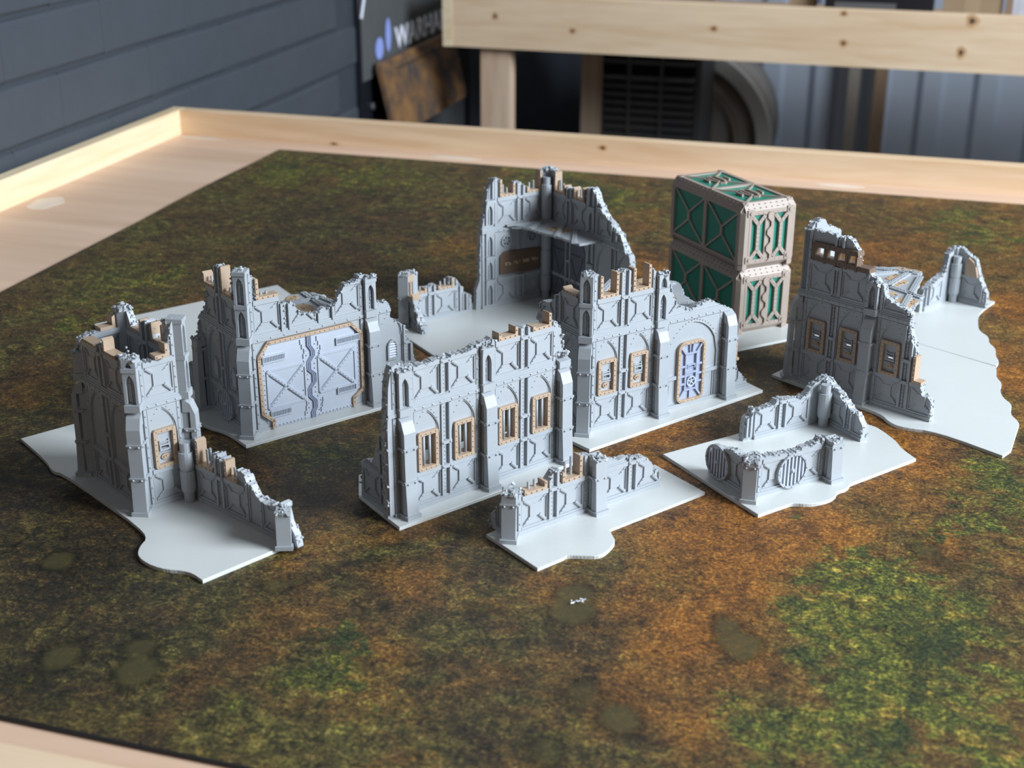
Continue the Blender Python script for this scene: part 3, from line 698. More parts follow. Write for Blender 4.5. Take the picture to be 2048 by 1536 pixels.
for side, (x0, x1) in (('l', (3.4, 0)), ('r', (0, 90.4))):
    gm = MB(); F = w.F
    for (a, b), (c, d) in zip(zz, zz[1:]):
        if side == 'l':
            lo = 11.2 if d < 6 else (3.0 if d > 12 else 6); xx = lo if b < 66 else 7
            prism(gm, F, [(xx, d), (c, d), (a, b), (xx, b)], 0, .7)
        else:
            xx = 83 if d < 6 else (90.6 if d > 12 else 87); xx = xx if b < 66 else 86
            prism(gm, F, [(c, d), (xx, d), (xx, b), (a, b)], 0, .7)
    leaf = gm.obj('gate_leaf', M_DOOR, rt)
    ox = 8.0 if side == 'l' else 53.0; oz = 17.5 if side == 'l' else 20.5
    m = MB(); sq = [(ox, oz), (ox + 33, oz), (ox + 33, oz + 31), (ox, oz + 31)]
    for p, q in ((0, 2), (1, 3)):
        prism(m, F, rib(sq[p], sq[q], 3.0), .7, 1.6); prism(m, F, rib(sq[p], sq[q], 1.9), 1.6, 2.0)
        for i in range(1, 14): dome(m, F, sq[p][0] + (sq[q][0] - sq[p][0]) * i / 14, sq[p][1] + (sq[q][1] - sq[p][1]) * i / 14, 2.0, None, .6, .5)
    m.obj('cross_brace', M_DOOR, leaf)
    m = MB()
    for i in range(4):
        prism(m, F, rib(sq[i], sq[(i + 1) % 4], 1.6), .7, 1.5)
    for i, zb in enumerate(range(6, 66, 4)):
        X = (5.6 if side == 'l' else 89.2)
        if 16 < zb < 62: dome(m, F, X, zb, .7, None, .65, .7)
        dome(m, F, zx(zb) + (-5.4 if side == 'l' else 5.4), zb, .9, None, .65, .7)
    for zb in range(4, 68, 4): prism(m, F, R(zx(zb) - 7.6 if side == 'l' else zx(zb) + 6.8, zx(zb) - 6.8 if side == 'l' else zx(zb) + 7.6, zb, zb + 4), .7, 1.5) if not 14 < zb < 52 else None
    x = 13.5 if side == 'l' else 52
    while x < (42 if side == 'l' else 82): dome(m, F, x, 2.2, .7, None, .8, .8); x += 3.2
    m.obj('gate_ribs', M_DOOR, leaf)
    for (a, b, z0) in (((4.6, 24, 55.5), (9.0, 27, 9.6)) if side == 'l' else ((69, 90.2, 56.5), (68.5, 86, 15.0))):
        m = MB()
        for q in (R(a, b, z0, z0 + 1), R(a, b, z0 + 5, z0 + 6), R(a, a + .8, z0 + 1, z0 + 5), R(b - .8, b, z0 + 1, z0 + 5)): prism(m, F, q, .7, 2.2)
        x = a + 1.6
        while x < b - 1.2: prism(m, F, R(x, x + .6, z0 + 1, z0 + 5), .7, 1.9); x += 1.35
        m.obj('gate_vent', M_DOOR, leaf); m = MB(); prism(m, F, R(a + .8, b - .8, z0 + 1, z0 + 5), .70, .76); m.obj('vent_shade', M_DOOR3, leaf)  # thin dark sheet paints the shade between the vent bars
m = MB()
for (a, b), (c, d) in zip(zz, zz[1:]):
    for off, ww, h in ((0, 4.6, 1.3), (-1.5, .7, 2.0), (1.5, .7, 2.0), (0, .7, 2.0)): prism(m, w.F, [(c + off - ww / 2, d), (c + off + ww / 2, d), (a + off + ww / 2, b), (a + off - ww / 2, b)], .7, h)
m.obj('gate_seam', M_DOOR2, rt)
w.frag(0, 107.3, 124, 0, [(9, 112), (13.5, 112)], x0=2.6, x1=21); louvre(rt, w.F, 121.3, 33.6); w.finish()
w = Wall(rt, (-8.65, 92), -90, [(0, 30), (3, 44), (8, 50), (12, 66), (17, 74), (23, 82), (30, 88), (34, 101), (37, 108.5), (38, 107.3), (52, 107.3), (53, 126), (56, 128), (61.4, 128), (61.8, 107.3), (79, 107.3), (80, 126), (84, 130), (92, 131)], seed=32)
w.bay(61.4); w.pilaster(52.5); w.bay(30.6); w.pier(13.3, niche=False); w.string(14, 92); w.pier(83.3)
w.frag(61.4, 107.3, 129, 0, [(8, 113), (12, 116)]); w.frag(30.6, 107.3, 117, 0, [(8, 114), (12, 112)])
louvre(rt, w.F, 72.4, 33); louvre(rt, w.F, 41.5, 33)
grille(rt, w.F, 57, 14.5, 13.2); w.finish(); grille(rt, Frame((-10.5, 92), -90), 8.5, 22, 13.2)
buttress(rt, Frame((-7.2, 1.4), -45), 73, 131, 33, corner=True)
buttress(rt, Frame((100.65, 0), 0), 73, 107, 34)
buttress(rt, Frame((-8.65, 70), -90), 60, None, 35)
corner_core(rt, -4.2, 4.2, 130, 6, 4)
floor_tile(rt, [(-4, 5), (92, 5), (91, 43, 1), (89, 60, 1), (79, 69, 1), (69, 71, 1), (57, 61, 1), (-4, 75)],
           [((80, 68), (74, 8), 4.5), ((46, 50), (90, 50), 4.5), ((48, 12), (46, 64), 4), ((84, 62), (90, 14), 4)], [[(54, 27), (57, 20), (66, 22), (70, 36), (67, 45), (57, 43)], [(57, 58), (66, 57), (72, 60), (72, 67), (65, 67)]], seed=3)

# ---------------------------------------------------------------- C: wall with four barred windows
rt = ruin('ruined_wall', -0.06655, 0.87483, 0.68825, 'grey printed long wall ruin with four tan-framed barred windows, on a white plate')
plate(rt, smooth_poly([(-18, 43), (-23.4, -14.5), (70, -14.5), (77, -22, 1), (95, -20, 1), (115, -13), (141, -11.5), (141, 60), (60, 75), (0, 70)]))
w = Wall(rt, (0, 0), 0, [(-22.6, 1), (-22.4, 60), (-21.2, 85), (-20.4, 97), (-18.3, 106.4), (-16.7, 110.5), (-13, 110.5), (-7.6, 108.3), (1, 106.3), (10, 105.6), (20, 106.9), (28, 106.8), (35, 106.2), (43.6, 105.8), (47.6, 106.5), (52.2, 108.8), (57, 108.4), (62.7, 109.4), (66.9, 111), (71, 108), (72.4, 107.3), (90, 107.3), (91, 110), (92, 112.4), (94.6, 112.9), (100.6, 111.4), (101.4, 107.3), (121.4, 107.3), (122.2, 110), (125, 110.2), (128.4, 107), (131.6, 103), (132.4, 96), (133.4, 89), (134.2, 83), (138, 79), (139.8, 74), (140.6, 40), (141.2, 2)], seed=41)
for i in range(4): w.bay(B_(i), 'bars')
w.pilaster(21.92); w.pilaster(92.0); w.pier(52.79); w.pier(-17.29); w.pier(122.87); w.string(-22.5, 141)
w.pz(R(-22, -18.4, 3, 106), 0, 2.0)
w.frag(70.08, 107.3, 113.5, 115); w.frag(100.95, 107.3, 111, 118.5); w.finish()
buttress(rt, Frame((-8.65, 0), 0), 73, 106.5, 42); buttress(rt, Frame((61.43, 0), 0), 73, 107, 43); buttress(rt, Frame((131.5, 0), 0), 73, 84, 44)
w = Wall(rt, (-16, 42), -90, [(0, 1), (1.5, 22), (4, 29), (9, 31), (14, 30), (20, 42), (28, 56), (37, 60)], seed=45)
w.bay(4, arch=False); w.pilaster(25.9); w.string(0, 37); w.finish()

# ---------------------------------------------------------------- D: wall with the round-cornered hatch
rt = ruin('ruined_hatch_house', 0.06287, 1.01007, 0.5783, 'grey printed corner ruin with a rounded-corner lilac hatch door and two plaque windows')
plate(rt, [(-26, -6), (-23.3, -27.8), (166.7, -11), (167, 8), (160, 100), (-30, 100)])
w = Wall(rt, (0, 0), 0, [(-8.6, 127.5), (0, 126.3), (2.3, 126), (2.6, 107.3), (19.4, 107.3), (20, 124.6), (26, 125.5), (31.8, 124.6), (33.4, 107.3), (50.2, 107.3), (50.6, 124.3), (54.5, 120.7), (57.8, 117.3), (66.1, 113.5), (68.4, 111), (72.5, 102), (79.3, 87.6), (87.8, 83.7), (93.4, 81.2), (98.5, 84.2), (107, 84.4), (112.2, 86.4), (118.5, 82.7), (121.8, 80.2), (129.4, 77.2), (134, 74.4), (137.9, 71.6), (139.4, 62), (140.6, 46), (141.4, 28), (142.9, 27.7), (143.9, 23.2), (147.6, 17.4), (152.5, 12), (157.4, 6.7), (161, 2.5), (162, .5)], seed=51)
w.bay(0, 'plaque'); w.pilaster(21.92); w.bay(30.87, 'plaque'); w.pier(52.79); w.pier(-17.29)
# wide hatch bay
w.pz(R(70.08, 122.87, 0, 3), 0, 1.9); w.pz(R(70.08, 80.6, 25, 28), 0, 1.8); w.pz(R(109.4, 122.87, 25, 28), 0, 1.8)
for M in w.Ms():
    spandrel(w.mb, M, 70.08, 122.87, 28, 73.5, 25.0, 42, 71, 0, 1.3, w.top)
for x, z in arch_pts(96.5, 26.0, 44, 73.2)[1:-1]: w.rv(x, z, 1.3, .5)
for x in (72, 74, 119.5, 121.5): w.pz(R(x - .35, x + .35, 3, 25), 0, .8)
w.pz(R(70.08, 70.98, 3, 25), 0, 1.2); w.pz(R(122, 122.87, 3, 25), 0, 1.2)
w.panel(70.98, 91.1, S2 + 3.6, 103.4); w.pz(R(70.08, 92, 103.4, 107.3), 0, 2.0); w.string(-8.6, 140)
for x in range(8): w.rv(71 + x * 7.3, 75.9, 2.5, .95)
w.pier(122.87); w.bay(140.16, arch=False)
# hatch
def rrect(c, z, hw, hh, r, n=5):
    out = []
    for sx, sz, a0 in ((1, 1, 0), (-1, 1, 90), (-1, -1, 180), (1, -1, 270)):
        for i in range(n + 1): t = math.radians(a0 + 90 * i / n); out.append((c + sx * (hw - r) + r * math.cos(t), z + sz * (hh - r) + r * math.sin(t)))
    return out
hc, hz = 95.0, 29.4
o_, i_ = rrect(hc, hz, 13.9, 26.0, 6), rrect(hc, hz, 11.6, 23.7, 4.2); m = MB()
for k in range(len(o_)):
    j = (k + 1) % len(o_); prism(m, w.F, [i_[k], o_[k], o_[j], i_[j]], 0, 2.8)
    if k % 1 == 0: dome(m, w.F, (o_[k][0] + i_[k][0]) / 2, (o_[k][1] + i_[k][1]) / 2, 2.8, None, .55, .5)
for sx in (-12.75, 12.75):
    for k in range(9): dome(m, w.F, hc + sx, hz - 17 + k * 4.2, 2.8, None, .55, .5)
for sz in (-24.85, 24.85):
    for k in range(4): dome(m, w.F, hc - 6 + k * 4, hz + sz, 2.8, None, .55, .5)
m.obj('hatch_frame', M_TAN, rt)
m = MB(); prism(m, w.F, i_, 0, .5); hd = m.obj('hatch_door', M_DOOR2, rt)
m = MB(); ir = R(hc - 5.6, hc + 5.6, hz - 15.5, hz + 15.5); oc = [(hc - 10.6, hz - 22), (hc + 10.6, hz - 22), (hc + 10.6, hz + 22), (hc - 10.6, hz + 22)]
for k in range(4):
    prism(m, w.F, rib(ir[k], ir[(k + 1) % 4], 1.4), .5, 2.4); prism(m, w.F, rib(ir[k], oc[k], 1.5), .5, 2.2)
for zz_ in (hz + 5, hz - 3.2, hz - 10):
    for sx in (-1, 1): prism(m, w.F, rib((hc + sx * 5.6, zz_), (hc + sx * 11.4, zz_), 1.7), .5, 2.2)
prism(m, w.F, rib((hc - 5.6, hz - .8), (hc + 5.6, hz - .8), 1.7), .5, 2.6)
for sx in (-1.2, 1.2):
    prism(m, w.F, rib((hc + sx, hz + 15.5), (hc + sx * 1.5, hz + 23), .8), .5, 2.0)
prism(m, w.F, rib((hc, hz - 15.5), (hc, hz - 23), 1.2), .5, 2.0)
m.obj('hatch_ribs', M_DOOR2, hd)
m = MB()
for q in (R(hc - 4, hc + 4, hz + 5.2, hz + 6.2), R(hc + 3.1, hc + 4, hz + 2.6, hz + 5.2), R(hc - 4, hc + 2, hz + 3.0, hz + 3.8)): prism(m, w.F, q, .5, 2.6)
m.obj('hatch_slot', M_DOOR2, hd)
m = MB(); n = 18
for k in range(n):
    a, b = 6.28318 * k / n, 6.28318 * (k + 1) / n; q = lambda t, r: (hc + .4 + r * math.cos(t), hz - 8.6 + r * math.sin(t)); prism(m, w.F, [q(a, 3.5), q(a, 4.6), q(b, 4.6), q(b, 3.5)], 1.4, 2.9, None, True)
for k in range(5): t = .4 + k * 1.2566; prism(m, w.F, rib((hc + .4, hz - 8.6), (hc + .4 + 3.8 * math.cos(t), hz - 8.6 + 3.8 * math.sin(t)), .9), 1.6, 2.6)
dome(m, w.F, hc + .4, hz - 8.6, .5, None, 1.6, 2.2, 8); m.obj('hand_wheel', M_DOOR, hd)
w.frag(0, 107.3, 126, 126); w.frag(30.87, 107.3, 126, 127, x0=2.5, x1=19.3)
w.frag(140.16, 28.3, 46, 0, x0=1.0, x1=5.5)
w.finish()
w = Wall(rt, (-8.65, 64), -90, [(0, 1), (.6, 60), (1, 85), (2, 88), (9, 92), (17, 93), (21, 95), (24.5, 100.7), (30, 103), (33.5, 107.3), (54, 107.3), (55.5, 118), (58, 126), (64, 127.5)], seed=52)
w.bay(33.5); w.pilaster(24.5); w.bay(2.6); w.string(0, 64); w.pier(55.4); w.frag(33.5, 107.3, 111.5, 0); w.finish()
buttress(rt, Frame((-7.2, 1.4), -45), 73, 127, 53, corner=True); buttress(rt, Frame((61.43, 0), 0), 73, 117, 54); buttress(rt, Frame((131.5, 0), 0), 73, None, 55)
corner_core(rt, -4.2, 4.2, 126, 7, 4)
floor_tile(rt, [(-4, 5), (112, 5), (114, 20, 1), (117, 36, 1), (133, 62, 1), (134, 70, 1), (119, 91, 1), (103, 90, 1), (93, 103, 1), (72, 88, 1), (50, 84, 1), (30, 70, 1), (-4, 58)],
           [((-2, 30), (90, 98), 6), ((32, 86), (112, 10), 6), ((60, 60), (130, 66), 5), ((-2, 56), (40, 8), 5)], [[(50, 70), (68, 62), (82, 90), (66, 84)], [(90, 66), (104, 66), (120, 90), (106, 90)], [(2, 10), (18, 10), (14, 26), (2, 22)], [(92, 40), (104, 30), (112, 44), (100, 52)]], seed=4)

# ---------------------------------------------------------------- E: dark-shaded long wall on the right
rt = ruin('ruined_corner_house', 0.24474, 1.11494, -0.79526, 'grey printed ruin wall in shade with a tan slit window above three plaque windows')
plate(rt, smooth_poly([(-24.6, -8.6), (60, -13), (85.7, -14, 1), (101, -25, 1), (113, -25, 1), (134.7, -13.3, 1), (192.7, -17), (192, -2), (176.2, 38.6, 1), (172, 50, 1), (158, 60, 1), (150, 80, 1), (139, 86, 1), (128, 100, 1), (122, 116, 1), (112, 124, 1), (104, 140, 1), (99, 147), (20, 148.4), (-28, 148)]))
w = Wall(rt, (0, 0), 0, [(-8.6, 128.5), (-2.3, 130.7), (2.1, 132.3), (9, 131), (20.8, 131.7), (24.5, 130), (31.8, 132), (36.2, 130.5), (38.8, 127), (42.1, 123.5), (44, 119), (44.4, 107.3), (54, 107.3), (54.8, 109), (57.1, 104.8), (61.4, 104.5), (65.4, 100.9), (69, 100.4), (70.5, 93.7), (72.3, 90.3), (78.8, 88), (82.6, 86.4), (88.1, 86.4), (93.9, 84.7), (95.6, 82.5), (96.2, 71), (97.4, 66.3), (100.4, 60.4), (102.4, 56), (103.2, 28.3), (111, 28.3), (111.6, 20.6), (115.9, 19.2), (119.9, 16.9), (121.5, 9.5), (122.2, 1)], seed=61)
w.bay(0, 'plaque'); w.pilaster(21.92, zs=((4.6, 73.5), (S2 + 3.6, 106.5), (122.8, 140))); w.bay(30.87, 'plaque'); w.pier(52.79); w.pier(-17.29); w.bay(70.08, 'plaque'); w.pilaster(92.0); w.bay(100.95, arch=False); w.string(-8.6, 97)
w.hole(3, 42, 110.6, 118.6)
m = MB(); F = w.F
prism(m, F, [(1.4, 106.8), (56, 106.8), (55.6, 111), (1.4, 111)], -6.4, 2.6, None, True); prism(m, F, [(.6, 118.4), (44.6, 118.4), (43.6, 122.6), (2.2, 122.6)], -6.4, 2.6, None, True)
prism(m, F, R(.6, 3.6, 111, 118.4), -6.4, 2.6, None, True)
for k in range(11): dome(m, F, 3 + k * 4.9, 108.6, 2.6, None, .6, .6)
for k in range(9): dome(m, F, 3.4 + k * 4.8, 120.6, 2.6, None, .6, .6)
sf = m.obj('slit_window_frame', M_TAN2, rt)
for x in (13.4, 23.6, 33.6, 43.4):
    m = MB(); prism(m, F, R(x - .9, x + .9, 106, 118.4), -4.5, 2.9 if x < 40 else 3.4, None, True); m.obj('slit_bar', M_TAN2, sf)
w.frag(100.95, 28.3, 50.5, 0, x0=1.6, x1=10.4); w.finish()
w = Wall(rt, (-8.65, 52), -90, [(0, 1), (1, 60), (6, 121), (22, 128), (27, 130), (32, 135.5), (38, 137), (46, 135), (52, 130)], seed=62, sides=(1, -1))
w.bay(20.5); w.string(0, 52); w.pier(42.4); w.finish()
buttress(rt, Frame((-7.2, 1.4), -45), 73, None, 63, corner=True); buttress(rt, Frame((61.43, 0), 0), 73, 101, 64)
corner_core(rt, -4.2, 4.2, 129, 8, 4)
floor_tile(rt, [(-4, 5), (78, 5), (84, 19, 1), (77, 40, 1), (76, 47, 1), (62, 62, 1), (55, 80, 1), (47, 91, 1), (36, 116, 1), (15, 114, 1), (10, 106, 1), (-4, 94, 1)],
           [((2, 92), (38, 106), 5), ((28, 60), (74, 52), 5.5), ((42, 34), (30, 108), 5.5), ((44, 100), (78, 14), 5), ((4, 60), (24, 104), 5), ((-2, 30), (60, 36), 5)],
           [[(24, 74), (30, 74), (29, 94), (24, 92)], [(34, 64), (43, 63), (44, 82), (37, 84)], [(16, 104), (34, 109), (36, 114), (17, 112)], [(61, 26), (80, 21), (76, 44), (62, 46)], [(46, 38), (56, 36), (56, 46), (46, 50)]], seed=5)

# ---------------------------------------------------------------- F: back ruin seen from inside
rt = ruin('ruined_two_storey_corner', -0.0904, 1.2517, 0.5897, 'grey printed two-storey corner ruin seen from inside, with floor and brown slit panel')
plate(rt, [(-27, 20), (-27, -43), (-31, -130), (158, -140), (160, 16)])
w = Wall(rt, (0, 0), 0, [(67, 1), (67.9, 19), (71.3, 29), (72, 60), (72.6, 74), (75.4, 89), (77.1, 96), (78.8, 114.8), (82.1, 118.5), (84.8, 122.9), (86.5, 126), (91.4, 125.4), (92.8, 124), (93.2, 107.3), (109.4, 107.3), (110, 119.5), (116, 119), (121, 115), (123.4, 111), (124, 107.3), (141, 107.3), (141.4, 126), (148, 128.5), (155, 127)], seed=71)
w.bay(90.6, arch=False); w.pilaster(112.5, zs=((4.6, 28.5), (53.5, 73.5), (S2 + 3.6, 140)), caps=(25.2, 103.4)); w.bay(121.4, arch=False); w.pier(73.3, niche=True, rivets=False); w.string(72, 150)
m = MB(); prism(m, w.F, [(94, 31), (138, 29.5), (141.5, 33), (141.5, 47), (139, 51), (98, 53), (93.6, 49), (93.6, 31.6)], -.5, 1.6)
for k in range(11):
    for z in (33.5, 49.5): dome(m, w.F, 97 + k * 4.1, z, 1.6, None, .55, .5)
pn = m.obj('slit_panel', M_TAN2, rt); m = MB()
for k in range(4): prism(m, w.F, R(99 + k * 10.2, 106.4 + k * 10.2, 39, 42.4), 1.6, 2.2)
m.obj('slit_plate', M_MESH, pn)
for c in (101.3, 131):
    m = MB(); n = 16
    for k in range(n):
        a, b = 6.28318 * k / n, 6.28318 * (k + 1) / n; q = lambda t, r: (c + r * math.cos(t), 63.5 + r * math.sin(t)); prism(m, w.F, [q(a, 4.6), q(a, 5.8), q(b, 5.8), q(b, 4.6)], 0, 1.5)
    for k in range(3): t = .3 + k * 1.047; prism(m, w.F, rib((c - 4.8 * math.cos(t), 63.5 - 4.8 * math.sin(t)), (c + 4.8 * math.cos(t), 63.5 + 4.8 * math.sin(t)), .9), 0, 1.2)
    ro = m.obj('round_window', M_GREY, rt); m = MB(); prism(m, w.F, [(c + 4.6 * math.cos(k * .5236), 63.5 + 4.6 * math.sin(k * .5236)) for k in range(12)], .05, .3); m.obj('hole_shade', M_DOOR3, ro)  # dark disc painted in for the shade inside the round hole
w.frag(90.6, 107.3, 124.5, 119, [(8.6, 118), (13, 114.5)]); w.frag(121.4, 107.3, 113, 127, [(7.6, 116), (12.5, 117.5)], x0=2.6, x1=19.6); w.finish()
w = Wall(rt, (150, 0), -90, [(-5, 128), (5, 128), (11.6, 127), (12.2, 107.3), (31, 107.3), (31.4, 115.7), (41, 116.4), (41.5, 107.3), (61.3, 107.3), (62, 121), (71.2, 124), (76.7, 120.5), (80, 113), (85.6, 108.2), (93.5, 100.4), (103.9, 95.8), (108.9, 91.2), (113.4, 90), (115.9, 85.1), (122.9, 77.4), (129.5, 72), (131, 63), (133, 30), (134, 1)], seed=72)
w.bay(10, arch=False, dado=False); w.pilaster(32); w.bay(41, arch=False, dado=False); w.pier(63, niche=True, rivets=False); w.bay(80.2); w.pilaster(102.1); w.bay(111); w.string(8, 134)
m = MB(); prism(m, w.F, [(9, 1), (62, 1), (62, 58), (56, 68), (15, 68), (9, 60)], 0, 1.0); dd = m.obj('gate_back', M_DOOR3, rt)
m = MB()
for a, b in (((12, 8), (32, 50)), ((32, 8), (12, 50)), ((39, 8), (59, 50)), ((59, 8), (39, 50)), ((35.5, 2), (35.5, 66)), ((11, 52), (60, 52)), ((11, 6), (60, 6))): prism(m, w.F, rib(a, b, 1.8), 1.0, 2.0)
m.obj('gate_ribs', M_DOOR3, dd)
w.frag(10, 107.3, 127, 117, [(7, 119), (11.5, 116.5)], x1=20); w.frag(41, 107.3, 118.5, 121, [(8, 117), (12, 118)]); w.finish()
column(rt, 144, -6.0, 121, collars=(25, 50, 80)); corner_core(rt, 150.5, 1.5, 127, 12, 4.5)
floor_tile(rt, [(149, 0), (93, 0), (99, 6, 1), (104, -6, 1), (111, -12, 1), (115, -26, 1), (117, -38, 1), (122, -60, 1), (124, -87, 1), (149, -90)],
           [((147, -2), (112, -24), 5), ((147, -50), (120, -84), 4.5), ((100, -3), (147, -12), 3.5), ((147, -30), (120, -56), 4)], [[(124, -8), (138, -8), (137, -1), (124, -1)], [(127, -30), (142, -30), (146, -48), (127, -50)]], seed=6)
w = Wall(rt, (0, 0), 0, [(-5, 50), (-.8, 48), (-.4, 28.3), (9.2, 28.3), (10.3, 32.5), (17.6, 34.2), (21.9, 34.3), (22.4, 28.3), (37, 28.3), (37.4, 37.5), (44.1, 36), (46.8, 31.3), (51.1, 27), (51.6, 20.9), (60.3, 16.6), (61.9, 11.8), (62.3, 1)], seed=73)
w.bay(-9.2, arch=False); w.pilaster(12.75); w.bay(21.7, arch=False); w.pier(43.6, niche=True); w.frag(-9.2, 28.3, 0, 33, [(12, 35), (16, 34)], x0=8, x1=21); w.frag(21.7, 28.3, 33, 38, [(7, 35), (12, 37)]); w.finish()
w = Wall(rt, (-8.65, 5), -90, [(0, 50), (5, 50), (7.2, 50), (7.6, 28.3), (20.2, 28.3), (20.6, 20), (25.4, 15), (30.4, 7.5), (35.5, 5.6), (36, 1)], seed=74)
w.bay(4.5, arch=False); w.pier(-9, rivets=False); w.pilaster(26.4); w.frag(4.5, 28.3, 50, 34, [(8, 44)], x0=2.5, x1=16); w.finish()
buttress(rt, Frame((-7.4, 3.6), -45), 49, None, 75, corner=True); corner_core(rt, -4, 1, 50, 13, 5)

# ---------------------------------------------------------------- H: far low corner
rt = ruin('ruined_low_corner', 0.24474, 1.11494, -0.79526, 'small grey printed corner ruin at the far right, behind the shaded wall')
plate(rt, smooth_poly([(99, 148), (96, 160, 1), (88, 168, 1), (78, 187, 1), (66, 196, 1), (59, 210, 1), (44, 218, 1), (30, 242, 1), (20, 262, 1), (15, 288, 1), (13, 306), (-32, 300), (-28, 149)]))
w = Wall(rt, (-21, 228), 90, [(-5, 12), (0, 21.8), (12, 25), (22.4, 28.1), (34, 30.4), (38.4, 37.7), (40.2, 48.7), (46.6, 53), (56, 50.5)], seed=81)
w.bay(10, arch=False); w.pilaster(1); w.finish()
w = Wall(rt, (0, 281), 0, [(-24, 51), (-15.8, 53.8), (-8.2, 48.9), (-3, 46.5), (1, 44.4), (5.2, 32.3), (9.7, 23.5), (15.4, 15), (17.2, 1)], seed=82)
w.bay(-12, arch=False); w.pilaster(9.9)
m = MB(); prism(m, w.F, [(-8, 28), (5.5, 28), (2.5, 38), (-1, 43), (-6, 46), (-8, 44)], -6, 2.6, None, True); m.obj('slit_window_frame', M_TAN, rt); w.finish()
column(rt, -16, 276, 46, collars=(25,)); corner_core(rt, -22, 282, 52, 14, 4)

# ---------------------------------------------------------------- I: front low wall
rt = ruin('ruined_barrier', 0.0061, 0.8407, 0.6378, 'grey printed low wall ruin with two broken tan frames, nearest the camera in the middle')
plate(rt, smooth_poly([(-19, 13), (-19, -43.4), (3, -42), (7, -41, 1), (15, -48, 1), (24, -55, 1), (37, -50, 1), (45, -45, 1), (49, -36, 1), (52, -30), (142.7, -27.5), (144, 27), (60, 22)]))
w = Wall(rt, (0, 0), 0, [(-8.6, 34), (-2.8, 33.2), (0, 32.6), (1.6, 28.3), (20.4, 28.3), (21.3, 32.7), (25.7, 37.3), (28.6, 39), (32, 39), (33, 28.3), (50, 28.3), (50.4, 44), (55, 42.8), (66.8, 38.2), (74.7, 34.6), (82.9, 30.4), (90.7, 30.9), (99, 29.2), (107.2, 27), (113.2, 22), (115.9, 18.3), (117.8, 12), (118.6, 9), (119.4, 12.5), (121.9, 12.5), (122.5, 1)], seed=91)
for i in range(4): w.bay(B_(i), arch=(i == 2), dado=True)
w.pilaster(21.92); w.pilaster(92.0); w.pier(52.79); w.pier(-17.29)
w.frag(0, 28.3, 32.5, 34.5, [(8, 35.5), (13, 36)], x0=1.6, x1=20.4); w.frag(30.87, 28.3, 37, 45, [(8, 41.5), (13, 44)]); w.finish()
w = Wall(rt, (-8.65, 24), -90, [(0, 1), (2, 9), (8, 13), (13, 22), (19, 30), (24, 34)], seed=92); w.pier(6.7); w.finish()
buttress(rt, Frame((-7.2, 1.4), -45), 34, None, 93, corner=True); buttress(rt, Frame((61.43, 0), 0), 41, None, 94); corner_core(rt, -4.2, 4.2, 33, 15, 4)

# ---------------------------------------------------------------- J: plate with two corner pieces and round grilles
rt = ruin('ruined_grille_corners', 0.1745, 0.8986, 0.5124, 'two grey printed low corner walls on one white plate, the front one carrying round grilles')
plate(rt, smooth_poly([(-20.3, 89), (-19, -23), (8, -21), (13, -20.6, 1), (22, -28, 1), (37, -30, 1), (47, -27, 1), (52, -22, 1), (62, -22, 1), (69, -17), (140.7, -8.7), (144, 10, 1), (150, 22, 1), (154, 40, 1), (155, 52, 1), (149, 62, 1), (146, 76, 1), (140, 92), (60, 92)]))
w = Wall(rt, (0, 0), 0, [(-8.6, 30.5), (-2, 31), (0, 29.4), (12.7, 28.9), (26.8, 28.2), (32.4, 27.5), (40.1, 29.4), (49.4, 30.4), (51.9, 33.4), (62.9, 30.5), (66, 28), (66.5, 1)], seed=101)
w.bay(0, arch=False); w.bay(30.87, arch=False); w.pier(52.79); w.pier(-17.29); w.pilaster(21.92); w.finish(); grille(rt, w.F, 26.4, 14.2, 13.4)
w = Wall(rt, (-8.65, 48), -90, [(0, 6), (1, 15), (6, 20), (10, 24.3), (13.5, 24.6), (26.8, 28.7), (36.7, 27.9), (48, 30)], seed=102)
w.bay(17.4, arch=False); w.pilaster(8.4); w.pier(39.3); w.finish(); grille(rt, w.F, 13.4, 14.0, 13.4)
buttress(rt, Frame((-7.2, 1.4), -45), 30, None, 103, corner=True); buttress(rt, Frame((61.43, 0), 0), 31, None, 104); corner_core(rt, -4.2, 4.2, 29.5, 16, 4); column(rt, 1, 9, 29, collars=())
w = Wall(rt, (0, 78), 0, [(46.2, 1), (46.4, 12.5), (47.4, 19), (51, 20), (52.1, 21.5), (53.2, 26), (55.4, 26), (56, 20), (57, 23), (64.9, 24.5), (73.4, 25.6), (77, 29.2), (86.6, 27.5), (93.3, 26.6), (98.9, 25), (105.3, 27.6), (109.1, 31.5), (115.5, 34.8), (119.4, 37.6), (130, 36)], seed=105)
w.bay(55.7, arch=False); w.pilaster(77.6); w.bay(86.6, arch=False); w.pz(R(47.4, 49, 3, 25), 0, 2.4); w.pz(R(51, 52.6, 3, 25), 0, 2.4); w.finish()
w = Wall(rt, (126, 83), -90, [(0, 36), (6, 35), (12.4, 32.5), (21.5, 29.5), (29, 24.3), (35.7, 20.5), (40.4, 20.6), (44.8, 15.5), (48.5, 11.5), (49.2, 3)], seed=106)
w.bay(9, arch=False, w=20); w.pilaster(29); w.bay(38, arch=False); w.finish()
column(rt, 119.5, 71.5, 35, collars=()); corner_core(rt, 125, 79, 36, 17, 4.6)

